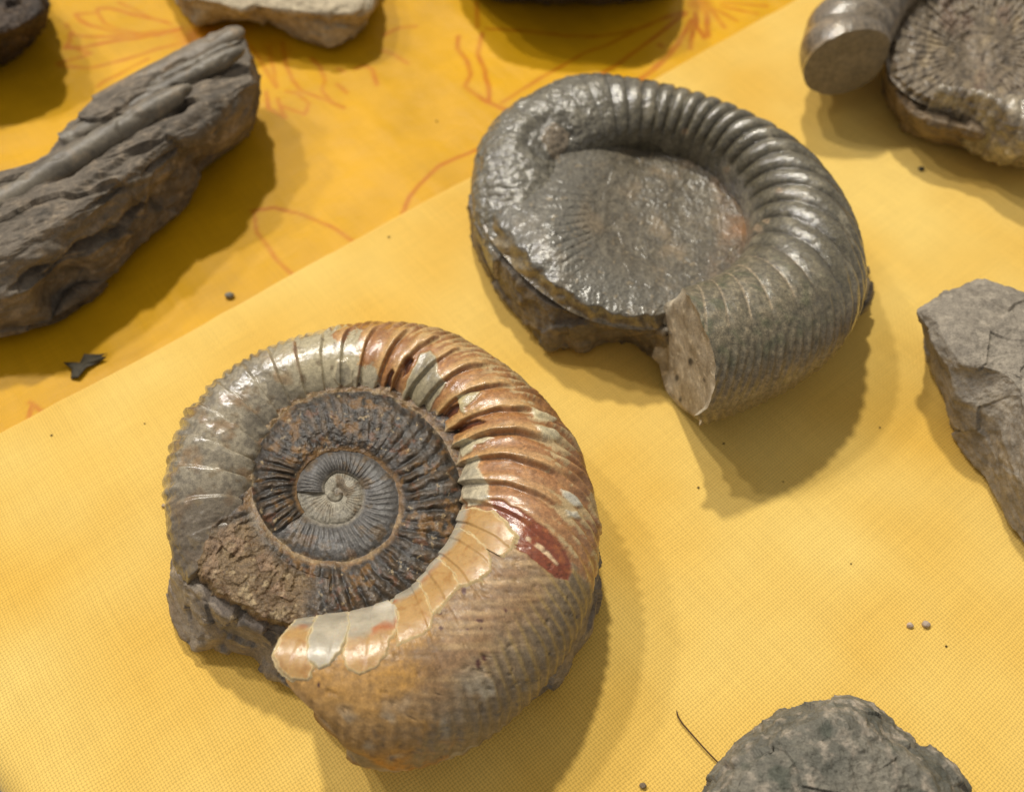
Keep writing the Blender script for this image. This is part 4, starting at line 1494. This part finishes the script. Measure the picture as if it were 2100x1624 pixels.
# belemnite block
r1 = [(-240, 640), (-100, 715), (0, 692), (60, 674), (104, 664), (178, 617), (235, 560), (300, 492), (395, 405), (404, 372), (436, 336), (505, 286), (522, 240), (490, 180), (380, 200), (200, 300), (60, 390), (-150, 480)]
r2 = [(-240, 610), (-80, 650), (0, 640), (60, 610), (110, 580), (190, 520), (245, 480), (310, 425), (380, 360), (420, 318), (470, 280), (520, 240), (527, 190), (505, 120), (370, 160), (190, 260), (60, 370), (-150, 450)]
r3 = [(-240, 540), (-80, 560), (0, 545), (60, 520), (110, 490), (190, 440), (250, 395), (310, 345), (370, 290), (415, 250), (470, 205), (518, 165), (512, 110), (488, 70), (300, 145), (172, 222), (100, 312), (60, 342), (-150, 390)]
bel = rock("belemnite_rock", [shrink(r1, .93, .02), withz(r1, .4), withz(r2, 1.5), withz(r3, 2.6), shrink(r3, .72, 2.85), shrink(r3, .4, 2.9)],
           "long brown grey rock holding parallel bullet shaped belemnites, on printed cloth at left", "fossil rock",
           [(114, 104, 91), (84, 76, 66), (138, 124, 106), (62, 57, 50)], G, n=860, sub=34, big=.13, mid=.10, small=.03, cell=.16, cells=.8, seed=31, axis=(.86, .5, 0), stretch=3.2, sculpt=[
               (145, 590, 95, 70, -35, -.55), (170, 505, 75, 16, -35, -.45), (60, 640, 60, 30, -10, .12), (440, 255, 95, 60, -40, .30), (372, 232, 26, 14, -40, -.40),
               (446, 142, 48, 13, -28, -.35), (250, 335, 150, 14, -34, -.14), (30, 590, 60, 35, -20, .18), (225, 400, 60, 14, -30, -.15), (330, 400, 55, 35, -45, -.25), (100, 520, 60, 30, -20, .15),
               (300, 205, 160, 8, -30, -.16), (340, 160, 150, 7, -27, -.16), (180, 335, 120, 8, -33, -.16), (420, 335, 90, 10, -38, -.22), (265, 450, 85, 10, -36, -.28), (60, 565, 70, 9, -28, -.25), (330, 330, 60, 9, -38, -.2)])


def rod(parent, a, b, r0, r1_, tones, seed, flat=.85):
    a, b = un(*a), un(*b)
    n = 120
    t = np.linspace(0, 1, n)
    ax = (b - a) / np.linalg.norm(b - a)
    side = np.cross(ax, (0, 0, 1))
    side /= np.linalg.norm(side)
    upv = np.cross(side, ax)
    ph = np.linspace(0, 2 * math.pi, 56, endpoint=False)
    rad = (r0 + (r1_ - r0) * t) * np.sqrt(np.clip(1 - np.clip((t - .80) / .2, 0, 1) ** 2.2, 0.0004, 1))
    c = a + (b - a) * t[:, None]
    P = c[:, None] + rad[:, None, None] * (np.cos(ph)[None, :, None] * side + flat * np.sin(ph)[None, :, None] * upv)
    N = P - c[:, None]
    N /= np.linalg.norm(N, axis=-1, keepdims=True) + 1e-9
    P = P + N * (.04 * fbm(P, .8, 3, seed) + .014 * fbm(P, 4, 4, seed + 3, ridge=True) - .06 * sst(.05, .3, fbm(P, 1.1, 3, seed + 8)))[..., None]
    col = np.broadcast_to(lin(tones[0]), P.shape).copy()
    col = mixc(col, tones[1], np.clip(.4 + 1.4 * fbm(P, 1.4, 4, seed), 0, 1))
    col = mixc(col, tones[2], sst(.1, .4, fbm(P, 2.6, 3, seed + 5)) * .7)
    return grid_mesh("belemnite", P, M_BEL, parent, wrap=True, col=col, rgh=np.full(P.shape[:2], .5))


T = [(114, 106, 92), (88, 81, 70), (126, 112, 92)]
rod(bel, (-70, 470, 2.62), (394, 176, 3.2), .46, .33, T, 3, .9)
rod(bel, (135, 300, 2.42), (502, 100, 3.05), .40, .28, T, 13, .9)
rod(bel, (205, 222, 2.25), (500, 60, 2.8), .52, .46, [(116, 104, 86), (92, 82, 68), (134, 114, 90)], 23, .6)
rod(bel, (240, 215, 2.5), (495, 82, 3.0), .20, .15, T, 33)

# pale slab at the top
r1 = [(300, -90), (364, 0), (400, 54), (437, 44), (500, 39), (546, 47), (586, 61), (631, 86), (671, 95), (702, 91), (730, 69), (756, 34), (775, -10), (780, -80), (650, -140), (400, -150)]
r2 = [(310, -110), (365, -12), (390, 2), (437, 10), (494, 26), (523, 15), (574, 25), (629, 31), (660, 34), (690, 37), (735, 34), (758, 24), (772, -30), (770, -100), (650, -160), (400, -170)]
slab = rock("pale_slab", [shrink(r1, .95, .02), withz(r1, .25), withz(r2, 1.25), shrink(r2, .9, 1.45), shrink(r2, .5, 1.5)],
            "pale beige broken slab of rock at the top edge, behind the belemnite rock", "rock",
            [(176, 162, 136), (150, 136, 112), (196, 182, 154), (128, 114, 92)], G, big=.07, mid=.08, small=.03, cell=.09, cells=1.1, seed=41, bed=.03)
# dark rock in the top left corner
r1 = [(-200, 170), (-60, 160), (0, 128), (36, 104), (76, 70), (86, 40), (80, -20), (0, -60), (-200, -60)]
r2 = [(-200, 100), (-60, 96), (0, 80), (40, 66), (82, 40), (100, 22), (86, -40), (0, -90), (-200, -90)]
rock("dark_rock", [shrink(r1, .93, .02), withz(r1, .3), withz(r2, 1.7), shrink(r2, .85, 2.3), shrink(r2, .5, 2.4)],
     "dark brown jagged rock cut by the top left corner of the picture", "rock",
     [(74, 62, 52), (52, 44, 38), (96, 80, 64), (40, 34, 30)], G, big=.12, mid=.12, small=.03, cell=.14, cells=1.0, seed=51)
# rock just reaching into the top edge
r1 = [(930, -60), (975, -12), (1060, 2), (1150, 8), (1250, 5), (1330, -2), (1390, -20), (1400, -80), (1300, -170), (1050, -170)]
r2 = [(935, -90), (985, -40), (1070, -26), (1150, -20), (1250, -24), (1330, -34), (1385, -60), (1390, -110), (1300, -200), (1050, -200)]
rock("round_rock", [shrink(r1, .95, .02), withz(r1, .25), withz(r2, 1.6), shrink(r2, .85, 2.3), shrink(r2, .5, 2.6)],
     "dark rock barely showing at the top edge above the printed flower", "rock",
     [(86, 76, 62), (64, 56, 46), (104, 92, 74), (50, 44, 38)], G, big=.08, mid=.08, small=.02, cell=.06, cells=1.0, seed=61)
# angular block on the right
r1 = [(1893, 690), (1908, 757), (1930, 802), (1955, 882), (1973, 920), (2018, 976), (2047, 1030), (2069, 1078), (2100, 1112), (2160, 1170), (2330, 1150), (2420, 950), (2330, 760), (2130, 690), (1980, 680), (1920, 680)]
r2 = [(1879, 636), (1902, 668), (1916, 706), (1946, 752), (1962, 808), (2026, 853), (2050, 872), (2062, 920), (2086, 985), (2160, 1060), (2330, 1050), (2410, 860), (2300, 680), (2100, 601), (2050, 585), (2007, 573), (1944, 597)]
rr2 = [(x, y, z) for (x, y), z in zip(r2, (2.25, 2.2, 2.15, 2.1, 1.7, 1.7, 1.7, 1.6, 1.5, 1.5, 1.8, 2.0, 2.2, 2.3, 2.3, 2.3, 2.3))]
r3 = [(1905, 640), (1925, 668), (1946, 712), (1975, 748), (2030, 762), (2070, 790), (2100, 830), (2120, 900), (2140, 960), (2190, 1000), (2310, 1000), (2380, 850), (2290, 690), (2100, 620), (2050, 602), (2007, 590), (1954, 610)]
rock("angular_rock", [shrink(r1, .96, .02), withz(r1, .25), rr2, withz(r3, 2.42), shrink(r3, .6, 2.55), shrink(r3, .3, 2.5)],
     "light grey angular block with flat top and sharp edges, at right edge of the picture", "rock",
     [(146, 137, 123), (124, 116, 104), (164, 154, 138), (108, 100, 88)], G, n=620, sub=34, big=.05, mid=.04, small=.035, cell=.06, cells=.9, seed=71)
# rounded lump at the bottom right
r1 = [(1430, 1640), (1452, 1595), (1478, 1562), (1515, 1522), (1550, 1500), (1596, 1463), (1640, 1450), (1698, 1437), (1744, 1436), (1783, 1448), (1815, 1470), (1838, 1494), (1870, 1512), (1912, 1545), (1955, 1572), (1985, 1612), (1990, 1660), (1930, 1850), (1700, 1900), (1480, 1800)]
r2 = [(1450, 1640), (1468, 1600), (1492, 1568), (1528, 1526), (1560, 1506), (1604, 1468), (1645, 1454), (1698, 1442), (1744, 1440), (1778, 1456), (1806, 1480), (1830, 1512), (1864, 1530), (1904, 1562), (1940, 1590), (1968, 1630), (1974, 1670), (1920, 1830), (1700, 1880), (1500, 1790)]
rock("lumpy_rock", [shrink(r1, .95, .02), withz(r1, .6), withz(r2, 1.2), shrink(r2, .8, 1.75), shrink(r2, .45, 1.95)],
     "rounded pitted grey green rock at the bottom edge, beside the brown hair", "rock",
     [(120, 115, 103), (82, 82, 74), (164, 152, 136), (66, 72, 62)], G, n=620, sub=34, big=.12, mid=.06, small=.05, cell=.10, cells=1.1, seed=81, rgh=.7)

# ================================================================== small litter on the cloth
M_HAIR = flat_mat("brown_hair", (74, 46, 22), .45)


def lay(px, py):
    """point on the cloth surface (ray cast straight down)"""
    p = un(px, py, .0)
    deps = bpy.context.evaluated_depsgraph_get()
    best = None
    for o in (pc, ac):
        ok, loc, nrm, _ = o.ray_cast(Vector((p[0], p[1], 5)), Vector((0, 0, -1)))
        if ok and (best is None or loc.z > best):
            best = loc.z
    return un(px, py, 0.0 if best is None else best)


bpy.context.view_layer.update()


def strand(name, pts, r):
    c = np.array([lay(*p) + np.array([0, 0, r + .01 + dz]) for p, dz in pts])
    t = np.linspace(0, 1, len(c))
    tt = np.linspace(0, 1, 40)
    c = np.stack([smooth1(np.interp(tt, t, c[:, k]), 2) for k in range(3)], -1)
    d = np.gradient(c, axis=0)
    d /= np.linalg.norm(d, axis=1)[:, None]
    s = np.cross(d, (0, 0, 1))
    s /= np.linalg.norm(s, axis=1)[:, None]
    n = np.cross(s, d)
    ph = np.linspace(0, 2 * math.pi, 10, endpoint=False)
    rad = r * np.clip(np.minimum(1, tt * 12 + .25), 0, 1)
    P = c[:, None] + rad[:, None, None] * (np.cos(ph)[None, :, None] * s[:, None] + np.sin(ph)[None, :, None] * n[:, None])
    return grid_mesh(name, P, M_HAIR, None, wrap=True)


tag(strand("plant_hair", [((1386, 1457), .06), ((1389, 1470), .05), ((1398, 1484), .04), ((1412, 1500), .04), ((1430, 1521), .05), ((1450, 1543), .05), ((1475, 1568), .04)], .017),
    "thin curved brown hair sticking out from under the lumpy rock at the bottom", "hair")

# withered leaf scrap
lp = [(133, 748), (164, 746), (176, 731), (207, 731), (221, 726), (209, 735), (221, 737), (204, 747), (181, 759), (164, 779), (146, 779), (150, 762)]
L3 = np.array([lay(*p) for p in lp])
cen = lay(176, 752)
ringn = 9
rowsl = []
for k in range(ringn + 1):
    f = k / ringn
    row = cen + (L3 - cen) * max(f, .01)
    up = .04 + .10 * (1 - f) ** .5 * 1.0 + .10 * f ** 2 * np.sin(np.arange(len(lp)) * 2.1 + 1.0) ** 2
    row = row.copy()
    row[:, 2] += up
    rowsl.append(row)
Pl = np.array(rowsl)
nl = 96
Pl = np.stack([np.stack([np.interp(np.linspace(0, len(lp), nl, endpoint=False), np.arange(len(lp) + 1), np.r_[Pl[r][:, c], Pl[r][0, c]]) for c in range(3)], -1) for r in range(ringn + 1)])
Pl[..., 2] += .025 * fbm(Pl, 4.0, 3, 5)
M_LEAF = stone_mat("withered_leaf", vscale=8, vamt=.5, bscale=10, bamt=.4)
lf = grid_mesh("leaf_scrap", Pl, M_LEAF, None, wrap=True, col=np.broadcast_to(lin((52, 44, 22)), Pl.shape), rgh=np.full(Pl.shape[:2], .7))
so = lf.modifiers.new("thickness", 'SOLIDIFY')
so.thickness = .02
tag(lf, "crumpled dark withered leaf scrap on printed cloth, just above the pale cloth's fold", "leaf")


def grit(name, px, py, rpx, tone, label, cat, group=None, seed=0, tall=.75):
    p = lay(px, py)
    s = rpx * float(np.linalg.norm(un(px + 1, py) - un(px, py)))
    th = np.linspace(0, math.pi, 12)
    f = np.linspace(0, 2 * math.pi, 18, endpoint=False)
    TH, F = np.meshgrid(th, f, indexing='ij')
    U = np.stack([np.sin(TH) * np.cos(F), np.sin(TH) * np.sin(F), np.cos(TH)], -1)
    r = 1 + .28 * noise(U, 1.3, seed)
    P = U * (r * s)[..., None] * np.array([1, .85, tall]) + p + np.array([0, 0, s * tall * .75])
    o = grid_mesh(name, P, M_ROCK, None, wrap=True, col=np.broadcast_to(lin(tone), P.shape), rgh=np.full(P.shape[:2], .7), flip=False)
    return tag(o, label, cat, group)


grit("pebble", 472, 609, 9, (124, 120, 108), "small smooth grey pebble on the printed cloth just above the fold", "pebble", seed=3)
grit("stone_crumb", 1865, 1283, 7, (186, 166, 146), "left of the two beige stone crumbs between the angular and the lumpy rock", "crumb", "stone crumbs on the pale cloth", 5)
grit("stone_crumb", 1897, 1281, 8, (186, 168, 150), "right of the two beige stone crumbs between the angular and the lumpy rock", "crumb", "stone crumbs on the pale cloth", 7)
grit("stone_crumb", 1318, 1611, 7, (120, 104, 84), "brown stone crumb on the cloth at the bottom edge, left of the brown hair", "crumb", "stone crumbs on the pale cloth", 9)
grit("stone_crumb", 337, 1038, 5, (170, 150, 122), "tiny pale crumb against the left side of the orange ammonite", "crumb", "stone crumbs on the pale cloth", 10)
grit("stone_crumb", 1888, 349, 6, (70, 66, 50), "dark crumb in the shadow below the ammonite in the top right corner", "crumb", "stone crumbs on the pale cloth", 11)
for k, (x, y, r, lab) in enumerate([
        (1484, 910, 3.2, "dark speck in the shadow just below the sawn end of the grey green ammonite"),
        (1432, 1000, 3.4, "dark speck just left of the shadow tip below the sawn ammonite end"),
        (1804, 877, 2.6, "dark speck between the grey green ammonite's shadow and the angular rock"),
        (1745, 1156, 2.6, "dark speck alone on the open pale cloth left of the angular rock's lower end"),
        (1940, 1325, 3.4, "dark speck below and right of the two beige stone crumbs"),
        (798, 487, 3.0, "dark speck on the pale cloth beside the fold, above the orange ammonite"),
        (106, 893, 3.0, "dark speck beside the fold of the pale cloth, near the left edge"),
        (297, 869, 2.6, "dark speck between the fold and the upper left side of the orange ammonite"),
        (1606, 988, 2.2, "tiny speck just below the right part of the grey green ammonite's shadow"),
        (896, 250, 3.0, "dark speck on the printed cloth left of the grey green ammonite")]):
    grit("dirt_speck", x, y, r * .72, (74, 58, 30), lab, "speck", "dark dirt specks on the cloths", 20 + k)
